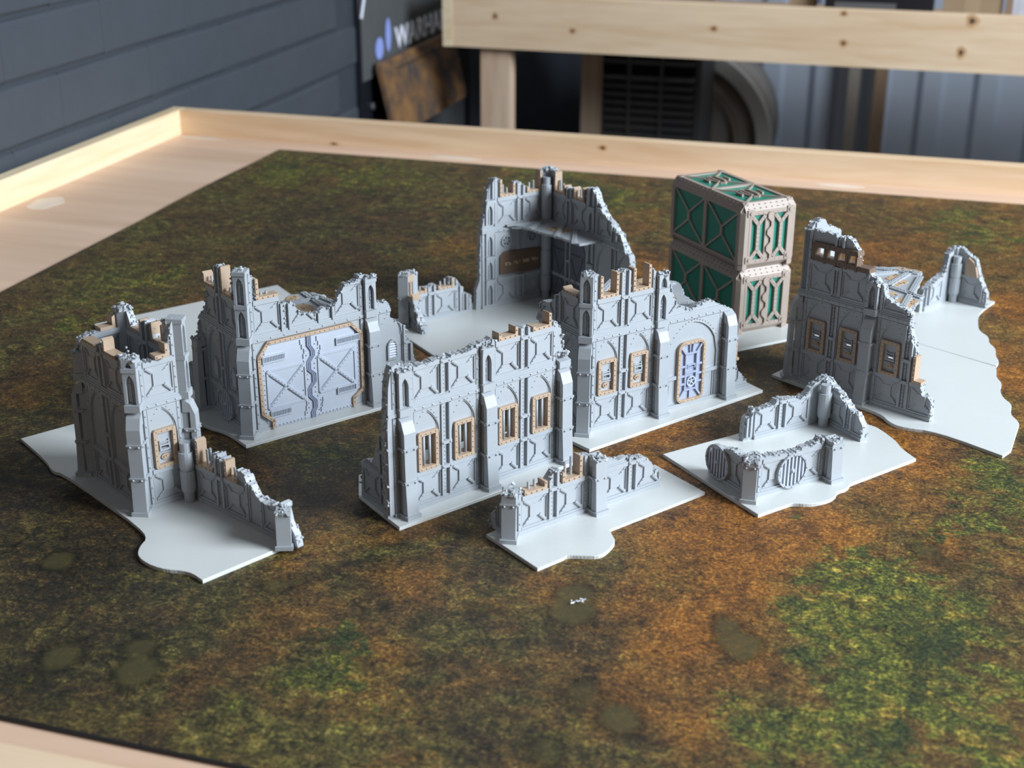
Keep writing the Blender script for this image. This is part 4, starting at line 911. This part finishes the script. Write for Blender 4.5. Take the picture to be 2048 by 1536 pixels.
# ---------------------------------------------------------------- stacked containers
def container(x, y, z, a, label):
    rt = tag(empty('scenery_container', (x, y, z), a), label, 'container', 'green and brown containers')
    Wd, L, H = 60.0, 121.0, 61.0; c = 5.2
    m = MB()
    sec = [(0, 1), (Wd, 1), (Wd - 0, 1), (Wd, H - c), (Wd - c, H), (c, H), (0, H - c)]
    box(m, 2.2, Wd - 2.2, 2.2, L - 2.2, 6.5, H - 7.5); box(m, 6.6, Wd - 6.6, 6.6, L - 6.6, H - 7.6, H - 1.2); m.obj('green_body', M_GREEN, rt)
    m = MB(); box(m, 5, Wd - 5, 5, L - 5, 0, 6.5); m.obj('under_frame', M_BROWN, rt)
    def rail(p, q, sx, sy, name='edge_rail'):
        mm = MB(); box(mm, min(p[0], q[0]) - sx, max(p[0], q[0]) + sx, min(p[1], q[1]) - sy, max(p[1], q[1]) + sy, p[2], q[2]); mm.obj(name, M_BROWN, rt)
    # sloping top rails (chamfer strips) and bottom rails
    def chamfer(fr, s0, s1):
        mm = MB(); extr(mm, fr, [(0, H - 9), (0, H - 6.5), (-5.0, H), (-9, H), (-9, H - 1.6), (-2.6, H - 8)], s0, s1)
        k = int((s1 - s0) / 6.2)
        for i in range(k):
            for t in (.28, .72): 
                s = s0 + 4 + i * 6.2; d = -5 * t; z = H - 6.5 + 6.5 * t; p = Vector(fr(s, z - .1, d - .1)); q = Vector(fr(s, z + .5, d + .55)); tube(mm, p, q, .6, 6)
        mm.obj('top_rail', M_BROWN, rt)
        mm = MB(); extr(mm, fr, [(-9, 0), (-5.4, 0), (-.4, 5.0), (-.2, 7.6), (-2.6, 7.6), (-9, 3)], s0, s1); mm.obj('bottom_rail', M_BROWN, rt)
    fs = {'f': Frame((0, 0), 0), 'b': Frame((Wd, L), 180), 'l': Frame((0, L), -90), 'r': Frame((Wd, 0), 90)}
    for k, ln in (('f', Wd), ('b', Wd), ('l', L), ('r', L)): chamfer(fs[k], 3.5, ln - 3.5)
    for (cx, cy) in ((0, 0), (Wd, 0), (Wd, L), (0, L)):
        mm = MB(); sx = 1 if cx == 0 else -1; sy = 1 if cy == 0 else -1
        pts = [(cx + sx * 3.4, cy), (cx + sx * 8.2, cy), (cx + sx * 8.2, cy + sy * 8.2), (cx, cy + sy * 8.2), (cx, cy + sy * 3.4)]
        slab(mm, pts, 5.4, H - 8.6); slab(mm, [(p[0] * .93 + (cx + sx * 6) * .07, p[1] * .93 + (cy + sy * 6) * .07) for p in pts], 0, 5.5)
        pts2 = [(cx + sx * 7.2, cy + sy * 4.6), (cx + sx * 10, cy + sy * 4.6), (cx + sx * 10, cy + sy * 10), (cx + sx * 4.6, cy + sy * 10), (cx + sx * 4.6, cy + sy * 7.2)]
        n = 5; mm.add([(p[0], p[1], H - 8.6) for p in pts] + [(p[0], p[1], H + .6) for p in pts2], [tuple(range(n, 2 * n))] + [(i, (i + 1) % n, n + (i + 1) % n, n + i) for i in range(n)])
        for hz_ in (6.5, H - 11.5):
            box(mm, min(cx + sx * 5.5, cx + sx * 12), max(cx + sx * 5.5, cx + sx * 12), min(cy - sy * .9, cy + sy * 4), max(cy - sy * .9, cy + sy * 4), hz_, hz_ + 6)
            tube(mm, (cx + sx * 9, cy - sy * .9, hz_ + 3), (cx + sx * 9, cy - sy * 1.8, hz_ + 3), 1.6, 8)
        mm.obj('corner_post', M_BROWN, rt)
    # long sides: two bays of diagonal braces meeting at a short upright
    for k in ('l', 'r'):
        fr = fs[k]; h0, h1 = 7.6, H - 9
        mm = MB(); prism(mm, fr, R(L / 2 - 2.4, L / 2 + 2.4, 5, H - 8), -2.2, -.4); mm.obj('side_post', M_BROWN, rt)
        for a, b in ((8, L / 2 - 2.4), (L / 2 + 2.4, L - 8)):
            mc = (a + b) / 2; mz = (h0 + h1) / 2; mm = MB()
            for q in ((a, h0), (b, h0)): prism(mm, fr, rib(q, (mc, mz - 3.5), 1.9), -2.2, -.7)
            for q in ((a, h1), (b, h1)): prism(mm, fr, rib(q, (mc, mz + 3.5), 1.9), -2.2, -.7)
            prism(mm, fr, R(mc - 1.7, mc + 1.7, mz - 4.2, mz + 4.2), -2.2, -.3); mm.obj('side_brace', M_BROWN, rt)
    # ends: two door leaves
    for k in ('f', 'b'):
        fr = fs[k]; z0, z1 = 7.0, H - 8.6
        mm = MB()
        for q in (R(8, Wd - 8, z0 - .6, z0 + 2.0), R(8, Wd - 8, z1 - 2.0, z1 + .6), R(8, 10.2, z0, z1), R(Wd - 10.2, Wd - 8, z0, z1)): prism(mm, fr, q, -2.4, .2)
        for i in range(8):
            for z in (z0 + .7, z1 - .7): dome(mm, fr, 12 + i * 5.2, z, .2, None, .5, .5)
        mm.obj('end_frame', M_BROWN, rt)
        mm = MB(); c0 = Wd / 2; zg = []; n = 24
        for i in range(n + 1):
            z = z0 + (z1 - z0) * i / n; ph = (i / n * 3.0) % 1; x = c0 + 1.9 * (max(-1, min(1, 3.2 * math.sin(ph * 6.28318)))); zg.append((x, z))
        for (a, b), (c_, d) in zip(zg, zg[1:]):
            prism(mm, fr, [(a - 1.1, b), (a + 1.1, b), (c_ + 1.1, d), (c_ - 1.1, d)], -2.2, 1.3)
        mm.obj('door_seam', M_BROWN, rt)
        for s0, s1 in ((10.2, c0 - .2), (c0 + .2, Wd - 10.2)):
            mm = MB(); a, b = (s0, s1 - 4.6) if s0 < 20 else (s0 + 4.6, s1)
            xa = s1 if s0 < 20 else s0; edge = b if s0 < 20 else a
            prism(mm, fr, R(min(edge, xa), max(edge, xa), z0, z1), -2.2, -.2)
            mc = (a + b) / 2; zl, zu = z0 + 11, z1 - 11
            prism(mm, fr, R(mc - 1.7, mc + 1.7, zl - 1, zu + 1), -2.2, .4)
            for (p, q) in (((mc, zu), (a + .6, z1 - 3)), ((mc, zu), (b - .6, z1 - 3)), ((mc, zl), (a + .6, z0 + 3)), ((mc, zl), (b - .6, z0 + 3))):
                prism(mm, fr, rib(p, q, 3.4), -2.2, .3); dome(mm, fr, q[0] * .8 + p[0] * .2, q[1] * .8 + p[1] * .2, .3, None, .6, .5); dome(mm, fr, (p[0] + q[0]) / 2, (p[1] + q[1]) / 2, .3, None, .6, .5)
            for i in range(7):
                z = zl + (zu - zl) * i / 6
                for sg in (-1, 1): dome(mm, fr, mc + sg * 1.1, z, .4, None, .45, .45)
            mm.obj('door_brace', M_BROWN, rt)
    # lid: cross bar, loops and lifting bars
    P = lambda s, zz_, d: (s, zz_, H - 1.2 + d)
    for y0 in (8, L / 2 + 1.5):
        y1 = y0 + L / 2 - 9.5; yc = (y0 + y1) / 2; xc = Wd / 2; mm = MB()
        pts = [(xc + 6.5 * math.cos(t) * (1), yc + 13 * math.sin(t)) for t in [i * .5236 for i in range(12)]]
        for p, q in zip(pts, pts[1:] + pts[:1]): prism(mm, P, rib(p, q, 1.4), 0, 1.8)
        for p, q in (((8, y0), (xc - 4, yc - 9)), ((Wd - 8, y0), (xc + 4, yc - 9)), ((8, y1), (xc - 4, yc + 9)), ((Wd - 8, y1), (xc + 4, yc + 9))): prism(mm, P, rib(p, q, 1.5), 0, 1.6)
        mm.obj('lid_loop', M_BROWN, rt)
        for x, ya, yb in ((xc - 3.2, yc - 9, yc + 9), (xc + 3.2, yc - 9, yc + 9), (xc - 11, yc - 5, yc + 5), (xc + 11, yc - 5, yc + 5)):
            mm = MB(); extr(mm, Frame((x, ya), 90), [(-.9, H - 1.2), (.9, H - 1.2), (.9, H + 1.0), (.3, H + 1.4), (-.9, H + 1.2)], 0, yb - ya); mm.obj('lifting_bar', M_BROWN, rt)
    mm = MB(); prism(mm, P, R(6, Wd - 6, L / 2 - 1.8, L / 2 + 1.8), 0, 1.7); mm.obj('lid_crossbar', M_BROWN, rt)
    return rt
KX, KY, KA = 0.2034, 1.2201, 0.4525
bp = empty('container_plate', (KX, KY, ZP), KA); tag(bp, 'thick-edged white plate under the green containers', 'plate')
m = MB(); slab(m, [(-19.7, -29.1), (62, -25.9), (66, 130), (-22, 130)], -2.5, 0); m.obj('plate_sheet', M_PLATE, bp)
container(KX, KY, ZP, KA, 'lower green and brown scenery container, standing on the white plate')
container(KX, KY, ZP + 0.0616, KA, 'upper green and brown scenery container, topmost of the stack of two')

# ---------------------------------------------------------------- battle mat (tone patches: print colours, plus painted light falloff and a cast shadow)
MA = -0.28471; TD = (math.cos(MA), math.sin(MA)); TN = (-TD[1], TD[0])
def tw(t, n): return (TD[0] * t + TN[0] * n, TD[1] * t + TN[1] * n)
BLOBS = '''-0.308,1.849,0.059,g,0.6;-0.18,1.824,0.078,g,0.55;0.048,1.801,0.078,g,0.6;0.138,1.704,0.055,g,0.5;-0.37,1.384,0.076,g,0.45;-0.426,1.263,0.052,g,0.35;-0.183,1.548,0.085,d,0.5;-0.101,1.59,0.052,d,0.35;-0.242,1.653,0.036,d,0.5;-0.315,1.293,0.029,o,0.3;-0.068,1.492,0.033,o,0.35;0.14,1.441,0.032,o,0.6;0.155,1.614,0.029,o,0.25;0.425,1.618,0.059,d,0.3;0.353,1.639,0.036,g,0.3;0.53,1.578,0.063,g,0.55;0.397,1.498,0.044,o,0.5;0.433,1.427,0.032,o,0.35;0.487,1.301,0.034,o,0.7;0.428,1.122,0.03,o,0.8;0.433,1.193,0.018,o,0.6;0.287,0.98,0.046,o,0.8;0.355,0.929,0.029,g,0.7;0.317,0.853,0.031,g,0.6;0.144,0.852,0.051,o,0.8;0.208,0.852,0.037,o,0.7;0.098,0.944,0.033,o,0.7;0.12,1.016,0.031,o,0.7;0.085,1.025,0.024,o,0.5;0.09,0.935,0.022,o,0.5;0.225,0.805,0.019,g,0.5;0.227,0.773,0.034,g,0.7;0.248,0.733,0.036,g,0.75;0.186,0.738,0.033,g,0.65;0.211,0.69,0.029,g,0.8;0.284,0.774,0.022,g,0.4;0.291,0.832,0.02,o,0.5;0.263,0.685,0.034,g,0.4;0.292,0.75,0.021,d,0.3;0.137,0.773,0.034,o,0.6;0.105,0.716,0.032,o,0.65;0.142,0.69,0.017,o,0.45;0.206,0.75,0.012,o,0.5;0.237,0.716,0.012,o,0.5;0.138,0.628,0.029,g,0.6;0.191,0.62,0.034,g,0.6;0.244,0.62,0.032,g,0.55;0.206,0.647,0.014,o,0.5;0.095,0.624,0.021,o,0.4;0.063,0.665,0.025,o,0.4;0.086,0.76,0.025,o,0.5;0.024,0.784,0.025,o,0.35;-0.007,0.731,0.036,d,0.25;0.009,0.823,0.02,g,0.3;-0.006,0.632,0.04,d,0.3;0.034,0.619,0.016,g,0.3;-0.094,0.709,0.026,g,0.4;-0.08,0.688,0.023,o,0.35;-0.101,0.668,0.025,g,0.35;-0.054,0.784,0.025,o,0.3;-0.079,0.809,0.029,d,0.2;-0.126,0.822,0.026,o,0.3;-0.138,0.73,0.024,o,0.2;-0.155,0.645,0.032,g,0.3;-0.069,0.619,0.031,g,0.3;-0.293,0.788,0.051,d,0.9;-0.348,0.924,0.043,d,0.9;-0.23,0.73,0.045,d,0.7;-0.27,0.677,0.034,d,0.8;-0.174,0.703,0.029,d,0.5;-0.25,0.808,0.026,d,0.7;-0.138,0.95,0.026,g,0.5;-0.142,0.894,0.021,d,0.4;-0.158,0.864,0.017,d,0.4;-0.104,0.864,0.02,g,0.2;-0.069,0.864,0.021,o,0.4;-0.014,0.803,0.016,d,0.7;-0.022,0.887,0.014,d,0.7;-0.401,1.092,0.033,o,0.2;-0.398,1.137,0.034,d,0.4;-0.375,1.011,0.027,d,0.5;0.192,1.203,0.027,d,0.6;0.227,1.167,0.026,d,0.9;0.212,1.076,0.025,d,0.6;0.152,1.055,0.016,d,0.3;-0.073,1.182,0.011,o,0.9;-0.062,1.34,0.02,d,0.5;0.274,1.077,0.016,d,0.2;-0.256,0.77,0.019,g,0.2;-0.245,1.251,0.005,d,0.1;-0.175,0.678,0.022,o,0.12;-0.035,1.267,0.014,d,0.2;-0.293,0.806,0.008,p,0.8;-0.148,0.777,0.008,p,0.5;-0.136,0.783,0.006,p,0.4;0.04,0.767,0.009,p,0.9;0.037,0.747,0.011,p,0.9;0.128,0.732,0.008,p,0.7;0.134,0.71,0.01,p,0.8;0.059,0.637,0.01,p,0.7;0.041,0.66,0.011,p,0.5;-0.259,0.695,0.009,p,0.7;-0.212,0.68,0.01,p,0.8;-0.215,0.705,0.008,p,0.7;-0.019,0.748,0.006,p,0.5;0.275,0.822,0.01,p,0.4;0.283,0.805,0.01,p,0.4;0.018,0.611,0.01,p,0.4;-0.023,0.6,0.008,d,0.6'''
BL = [b.split(',') for b in BLOBS.split(';')]
BL = [(float(a), float(b), float(c), k, float(e)) for a, b, c, k, e in BL]  # dark blobs carry print tones, painted light falloff and a ruin's shadow
T0, T1, N0, N1 = -0.867, 0.98, 0.537, 1.797
nx, ny = 300, 210
me = bpy.data.meshes.new('gaming_mat'); vs = []; fc = []
for j in range(ny + 1):
    for i in range(nx + 1):
        t = T0 + (T1 - T0) * i / nx; n_ = N0 + (N1 - N0) * j / ny
        e = 0.0022 * math.sin(t * 9 + 1) * (1 if j in (0,) else 0)
        if i == 0: t += 0.003 * math.sin(n_ * 11)
        vs.append((t, n_ + e, 0.0))
fc = [(j * (nx + 1) + i, j * (nx + 1) + i + 1, (j + 1) * (nx + 1) + i + 1, (j + 1) * (nx + 1) + i) for j in range(ny) for i in range(nx)]
me.from_pydata(vs, [], fc); me.materials.append(M_MAT)
import numpy as np
V = np.array(vs); X = TD[0] * V[:, 0] + TN[0] * V[:, 1]; Y = TD[1] * V[:, 0] + TN[1] * V[:, 1]
ch = {'g': np.zeros(len(V)), 'o': np.clip(0.10 + 0.35 * X, 0, 0.3), 'd': np.zeros(len(V)), 'p': np.zeros(len(V))}
for bx_, by_, br_, k, wgt in BL:
    r2 = ((X - bx_) / br_) ** 2 + ((Y - by_) / (br_ * (1.5 if k != 'p' else 1.3))) ** 2
    if k == 'p': r2 = r2 / 1.45
    g = wgt * np.exp(-r2 * (0.7 if k != 'p' else 1.1)); ch[k] = np.maximum(ch[k], g) + 0.25 * np.minimum(ch[k], g)
at = me.color_attributes.new('tone', 'FLOAT_COLOR', 'POINT')
at.data.foreach_set('color', np.stack([np.clip(ch['g'], 0, 1), np.clip(ch['o'], 0, 1), np.clip(ch['d'], 0, 1), np.clip(ch['p'], 0, 1)], 1).astype('f').ravel())
mat_root = tag(empty('gaming_mat', (0, 0, 0), MA), 'brown, orange and green printed rubber terrain mat covering the wooden table', 'mat')
ms = bpy.data.objects.new('printed_surface', me); COL.objects.link(ms); ms.parent = mat_root
m = MB(); box(m, T0 * 1e3 + 0, T1 * 1e3, N0 * 1e3 - .4, N1 * 1e3, -2.2, -.15); m.obj('rubber_backing', M_RUBBER, mat_root)
m = MB()
for i in range(60): a, b = T0 * 1e3 + i * 30.7, T0 * 1e3 + (i + 1) * 30.7; fe = lambda t: N0 * 1e3 + 2.2 * math.sin(t * .009 + 1) - .8; tube(m, (a, fe(a), -1.1), (b, fe(b), -1.1), 1.25, 6)
m.obj('stitched_edge', M_RUBBER, mat_root)

# ---------------------------------------------------------------- wooden gaming table
tb = tag(empty('gaming_table', (0, 0, -0.0024), MA), 'pine gaming table with plywood top and raised board rim, under the mat', 'table')
tl, tr_, nb, nf = -1.050, 1.03, 1.853, 0.479
m = MB(); box(m, (tl - .02) * 1e3, (tr_ + .02) * 1e3, (nf - .1) * 1e3, (nb + .02) * 1e3, -18, 0); m.obj('table_top', M_PLY, tb)
def rimb(x0, x1, y0, y1, mat, name='rim_board'):
    m = MB(); bevel_box(m, x0 * 1e3, x1 * 1e3, y0 * 1e3, y1 * 1e3, -60, 36, 1.2); return m.obj(name, mat, tb)
rimb(tl - .020, tl, nf - .09, nb + .020, M_PINEY); rb = rimb(tl + .0002, tr_, nb, nb + .020, M_PINE)
m = MB(); bevel_box(m, (tl + .0005) * 1e3, tr_ * 1e3, (nf - .09) * 1e3, nf * 1e3, -60, 36, 1.2); m.obj('rim_board', M_PINE, tb)
rimb(tr_ + .0005, tr_ + .02, nf - .09, nb + .02, M_PINEY)
for x in (tl + .06, tr_ - .06):
    for y in (nf, nb - .06): m = MB(); box(m, (x - .03) * 1e3, (x + .03) * 1e3, (y - .03) * 1e3, (y + .03) * 1e3, -897, -18); m.obj('leg', M_PINEZ, tb)
# glue smears on the plywood
for i, (x, y, a, b) in enumerate(((-1.01, 1.838, .035, .008), (-1.02, 1.46, .018, .030), (-0.62, 1.832, .035, .008), (-0.10, 1.832, .030, .008))):
    m = MB(); pts = [(x * 1e3 + a * 1e3 * math.cos(t) * (1 + .15 * math.sin(5 * t)), y * 1e3 + b * 1e3 * math.sin(t)) for t in [k * .349 for k in range(18)]]; slab(m, pts, 0, .25); m.obj('filler_smear', M_SMEAR, tb)
x, y = 0.0405, 0.757
m = MB(); r = random.Random(4)
for k in range(9): p = Vector((x * 1e3 + r.uniform(-4, 4), y * 1e3 + r.uniform(-2, 2), .5 + r.uniform(0, 1.5))); tube(m, p, p + Vector((r.uniform(-3, 3), r.uniform(-2, 2), r.uniform(0, 1.2))), .5, 5)
tag(m.obj('lint_tuft', M_FLUFF), 'tiny white tuft of lint lying on the bare mat in the foreground', 'lint')

# ---------------------------------------------------------------- setting
ZF = -0.90
rm = bpy.data.objects  # room pieces live in table axes
def room(name, mb, mat, kind='structure', parent=None):
    o = mb.obj(name, mat, parent); o.rotation_euler = (0, 0, MA) if parent is None else (0, 0, 0)
    if parent is None and kind: o['kind'] = kind
    return o
m = MB(); box(m, -1200, 4000, -1500, 6000, ZF * 1e3 - 50, ZF * 1e3); room('floor', m, M_FLOOR)
TWL = -1078.0
m = MB(); box(m, TWL - 110, TWL - 5, -400, 2600, ZF * 1e3, 1500); box(m, TWL - 110, TWL - 2, 2600, 5200, ZF * 1e3, 1500); wl = room('wall_left', m, M_MORTAR)
r = random.Random(12); z = 207 - 78.5 * 5; row = 0; bm_cache = []
for k in range(4):
    m = MB(); L = 225.6; h = 74.0
    v = []
    for (x, i) in ((0, 0), (3.0, 1.8), (4.8, 5.5)):
        j = 0; v += [(x, -L / 2 + j, i), (x, L / 2 - j, i), (x, L / 2 - j, h - i), (x, -L / 2 + j, h - i)]
    v = [(a + 0, b, c + r.uniform(-1.2, 1.2)) for a, b, c in v]
    m.add(v, [(4 * q + i, 4 * q + (i + 1) % 4, 4 * q + 4 + (i + 1) % 4, 4 * q + 4 + i) for q in (0, 1) for i in range(4)] + [(8, 9, 10, 11)]); bm_cache.append(m.mesh('brick', M_BRICK))
nb_ = 0
while z < 420:
    y = 700 + (113 if row % 2 else 0)
    while y < 2580:
        o = bpy.data.objects.new('brick', bm_cache[nb_ % 4]); COL.objects.link(o); o.parent = wl; o.location = ((TWL - 5) * MM, y * MM, (z + 4) * MM); nb_ += 1; y += 226
    z += 78.5; row += 1
# end of the painted brickwork: timber-black recess with board, printed poster and leaning tile
m = MB(); box(m, -1400, 4000, 4600, 4700, ZF * 1e3, 1500); room('wall_back', m, M_DARK)
bd = empty('black_backing_board', tw((TWL + .5) * MM, 2.95) + (0,), MA); tag(bd, 'black backing board screwed to the wall beside the second table', 'board')
m = MB(); box(m, 0, 6, -350, 340, -500, 190); m.obj('board_panel', M_BOARD, bd)
for y, z in ((-290, -117), (243, -113)): m = MB(); tube(m, (6, y, z), (10, y, z), 7, 12); m.obj('screw', M_SCREW, bd)
m = MB(); box(m, 6, 7.5, -100, 290, -420, -180); m.obj('grey_patch', M_POSTER, bd)
ps = empty('printed_poster', tw((TWL + 7) * MM, 2.95) + (0,), MA); tag(ps, 'dark grey poster with white condensed capitals and a blue emblem, above the rusty tile', 'poster')
m = MB()
m.add([(0, -345, 60), (0, 340, 60), (0, 340, -60), (0, -345, -60)] + [(0, -280, 190), (0, 340, 190)], [(0, 3, 2, 1), (0, 1, 5, 4)])
m.add([(2.5, -345, 60), (2.5, 340, 60), (2.5, 340, -60), (2.5, -345, -60), (2.5, -280, 190), (2.5, 340, 190)], [(0, 3, 2, 1), (0, 1, 5, 4)])
m.obj('poster_sheet', M_POSTER, ps)
m = MB(); tube(m, (3.2, -345, 62), (3.2, -282, 190), 3.0, 6); m.obj('edge_highlight', M_INK, ps)  # pale rod painted in for the highlight along the poster's edge
def text(body, size, loc, parent, mat, sx=1.0):
    c = bpy.data.curves.new(body, 'FONT'); c.body = body; c.size = size; c.extrude = 0.0006; c.offset = 0.0012; c.space_character = 1.05
    o = bpy.data.objects.new('lettering', c); COL.objects.link(o); dg = bpy.context.evaluated_depsgraph_get()
    me = bpy.data.meshes.new_from_object(o.evaluated_get(dg)); bpy.data.objects.remove(o)
    o = bpy.data.objects.new('lettering', me); COL.objects.link(o); me.materials.clear(); me.materials.append(mat); o.parent = parent
    o.matrix_parent_inverse = Matrix.Identity(4)
    o.matrix_local = Matrix.Translation(loc) @ Matrix(((0, 0, 1, 0), (1, 0, 0, 0), (0, 1, 0, 0), (0, 0, 0, 1))) @ Matrix.Diagonal((sx, 1, 1, 1))
    return o
text('WARHAMM', 0.060, (0.004, -0.165, -0.022), ps, M_INK, 1.22)
m = MB()
for y, z, a, b in ((-255, -8, 22, 22), (-205, 12, 15, 34)): m.add([(4, y + a * math.cos(t), z + b * math.sin(t)) for t in [k * .5236 for k in range(12)]], [tuple(range(12))])
m.obj('blue_emblem', M_BLUEINK, ps)
tlr = empty('rusty_tile', tw((TWL + 12) * MM, 2.87) + (-0.03,), MA); tag(tlr, 'square rust-brown stained tile leaning under the poster', 'tile')
m = MB(); b = []
pts = rrect(0, 0, 225, 70, 14)
M_ = lambda s, z, d: (8 + (70 - z) * .27 + d, s - (70 - z) * .10, z - 70)
prism(m, M_, pts, 0, 10, None, True); m.obj('tile_face', M_RUST, tlr)
m = MB(); box(m, 4, 24, -150, 150, -140, -20); m.obj('tile_bracket', M_BOARD, tlr)

# second table behind
t2 = tag(empty('second_gaming_table', tw(0, 2.8) + (0,), MA), 'second pine table behind, its deep front board and upright leg', 'table')
m = MB(); bevel_box(m, -949, 2300, 0, 20, -14, 92, 1.5); fb = m.obj('front_board', M_PINE, t2)
def knots(par, L, y, org, along='x'):
    for (a, b, ra, rb) in L:
        m = MB(); ring = lambda k: [(a + ra * k * math.cos(t) * (1 + .2 * math.sin(3 * t + a)), y, b + rb * k * math.sin(t)) for t in [i * .5236 for i in range(12)]]
        m.add(ring(1.0), [tuple(range(12))]); m.obj('knot', M_KNOT, par)
        m = MB(); m.add([(p[0], y + .04, p[2]) for p in ring(2.1)], [tuple(range(12))]); m.obj('knot_ring', M_KNOTRING, par)
M_KNOT = simple('dark_pine_knot', (0.13, 0.07, 0.035), 0.6); M_KNOTRING = simple('orange_pine_knot', (0.60, 0.36, 0.19), 0.6, 0.3, 0, 0.2, 60)
knots(fb, [(-697, 28, 4, 3), (-416, 45, 4.5, 3.2), (-169, 29, 4.5, 4), (-173, 84, 4, 3), (58, 80, 6, 6), (45, 22, 4.5, 6), (-858, 50, 3.5, 4)], -.12, 0)
knots(rb, [(-416, 23, 3.5, 2.2), (-808, 2, 4, 1.4)], 1852.88, 0)
m = MB(); bevel_box(m, -969, -949.5, -2, 640, -14, 93, 1.5); m.obj('side_board', M_PINEY, t2)
m = MB(); box(m, -948, 2300, 21, 620, -14, 20); m.obj('table_top', M_PLY, t2)
for x in (-896, 1500):
    m = MB(); box(m, x, x + 61, 24, 68, -900, -14.5); m.obj('leg', M_PINEZ, t2); x2 = x + 84; m = MB(); box(m, x2, x2 + 38, 560, 604, -900, -14.5); m.obj('leg', M_PINEZ, t2)
def on2(name, label, cat, x, y, sx, sy, sz, mat):
    o = tag(empty(name, tw(x, 2.8 + y) + (0.0202,), MA), label, cat); m = MB(); bevel_box(m, 0, sx, 0, sy, 0, sz, 1.0); m.obj('shell', mat, o); return o
o = on2('cardboard_box', 'plain brown cardboard box on the second table, at the top right', 'box', 0.004, 0.20, 112, 120, 150, M_CARD)
m = MB(); box(m, 40, 70, -.4, 0, 0, 150); m.obj('tape_strip', simple('tape', (.38, .28, .18), .4), o)
o = on2('picture_frame', 'wood-edged printed board beside the cardboard box on the second table', 'frame', 0.122, 0.19, 300, 18, 190, M_STUD)
m = MB(); box(m, 12, 288, -.8, 0, 10, 180); m.obj('printed_sheet', M_STICK, o)
o = on2('dark_crate', 'long black crate on the second table, left of the cardboard box', 'crate', -0.225, 0.20, 212, 140, 130, M_BOARD)
m = MB(); box(m, 20, 140, -1.2, 0, 40, 60); m.obj('crate_handle', M_GRILLE, o)
o = on2('small_brown_carton', 'small brown carton on the second table, above the middle of its board', 'box', -0.300, 0.24, 52, 60, 105, M_CARD)
m = MB(); box(m, 0, 60, -.5, 0, 60, 64); m.obj('tape_strip', M_STUD, o)

# things under and behind the second table
a = tag(empty('louvred_heater', tw(-0.837, 3.46) + (ZF,), MA), 'grey louvred cabinet standing under the second table', 'heater')
m = MB(); box(m, 0, 300, 0, 210, 0, 860); m.obj('cabinet_body', M_GRILLE, a)
m = MB(); box(m, 46, 56, -12, 0, 0, 860); m.obj('edge_strip', M_PINEZ, a)
m = MB(); box(m, 57, 286, -2, 0, 440, 860); m.obj('grille_back', M_BLACK, a)
for k in range(15):
    if k == 9: continue
    m = MB(); extr(m, Frame((0, 0), 0), [(2, 560 + k * 20), (10, 556 + k * 20), (10, 563 + k * 20), (2, 569 + k * 20)], 58, 284); m.obj('louvre_slat', M_GRILLE, a)
for x in (120, 200): m = MB(); box(m, x, x + 8, -13, -9, 550, 860); m.obj('grille_rib', M_GRILLE, a)
a = tag(empty('round_drum', tw(-0.63, 3.70) + (ZF,), MA), 'beige round drum with an ivory rim beside the louvred cabinet', 'drum')
m = MB(); c = Vector((0, 0, 560)); tube(m, (0, 20, 520), (0, 300, 520), 232, 48); m.obj('drum_shell', M_BEIGE, a, True)
for (ra, rb, yy, mt, nm) in ((208, 245, 0, M_IVORY, 'ivory_rim'), (150, 158, 6, M_BEIGE, 'inner_ring')):
    m = MB(); v = []; n = 64
    for i in range(n):
        c_, s_ = math.cos(6.28318 * i / n), math.sin(6.28318 * i / n)
        v += [(ra * c_, yy - 8, 520 + ra * s_), (rb * c_, yy - 8, 520 + rb * s_), (rb * c_, yy + 26, 520 + rb * s_), (ra * c_, yy + 26, 520 + ra * s_)]
    m.add(v, [(i * 4 + k, ((i + 1) % n) * 4 + k, ((i + 1) % n) * 4 + (k + 1) % 4, i * 4 + (k + 1) % 4) for i in range(n) for k in range(4)]); m.obj(nm, mt, a)
m = MB()
for x in (-160, 120): box(m, x, x + 40, 40, 300, 0, 345)
m.obj('drum_stand', M_BEIGE, a)
a = tag(empty('corrugated_sheet', tw(-0.62, 4.1) + (ZF,), MA), 'pale blue-grey corrugated metal sheet leaning upright behind the second table', 'sheet')
x = 0; k = 0
while x < 2600:
    m = MB(); extr(m, lambda s, z, d: (s if False else x + d, z * 0 + s * 0 + 0, 0), [(0, 0), (1, 0), (1, 1)], 0, 1) if False else None
    p = [(x, 0), (x + 14, -22), (x + 60, -22), (x + 74, 0), (x + 146, 0)]; v = [(q[0], q[1], zz_) for zz_ in (0, 925) for q in p] + [(q[0], q[1] + 2, zz_) for zz_ in (0, 925) for q in p]
    m.add(v, [(i, i + 1, 6 + i, 5 + i) for i in range(4)] + [(10 + i, 15 + i, 16 + i, 11 + i) for i in range(4)] + [(5, 6, 16, 15), (6, 7, 17, 16), (7, 8, 18, 17), (8, 9, 19, 18)])
    m.obj('metal_fold', M_STEEL, a); x += 146; k += 1
for i, (x, wd, mt, lb) in enumerate(((-0.219, 30, M_BEIGE, 'grey-brown timber stud in front of the corrugated sheet, left of the pair'), (-0.150, 34, M_STUD, 'dark brown timber stud in front of the corrugated sheet, right of the pair'))):
    a = tag(empty('timber_stud', tw(x, 4.0) + (ZF,), MA), lb, 'post', 'timber studs before the metal sheet'); m = MB(); bevel_box(m, 0, wd, 0, 50, 0, 925, 2); m.obj('stud_length', mt, a)
    m = MB(); tube(m, (wd / 2, -1.5, 700), (wd / 2, 0, 700), 4, 8); m.obj('nail_head', M_SCREW, a)
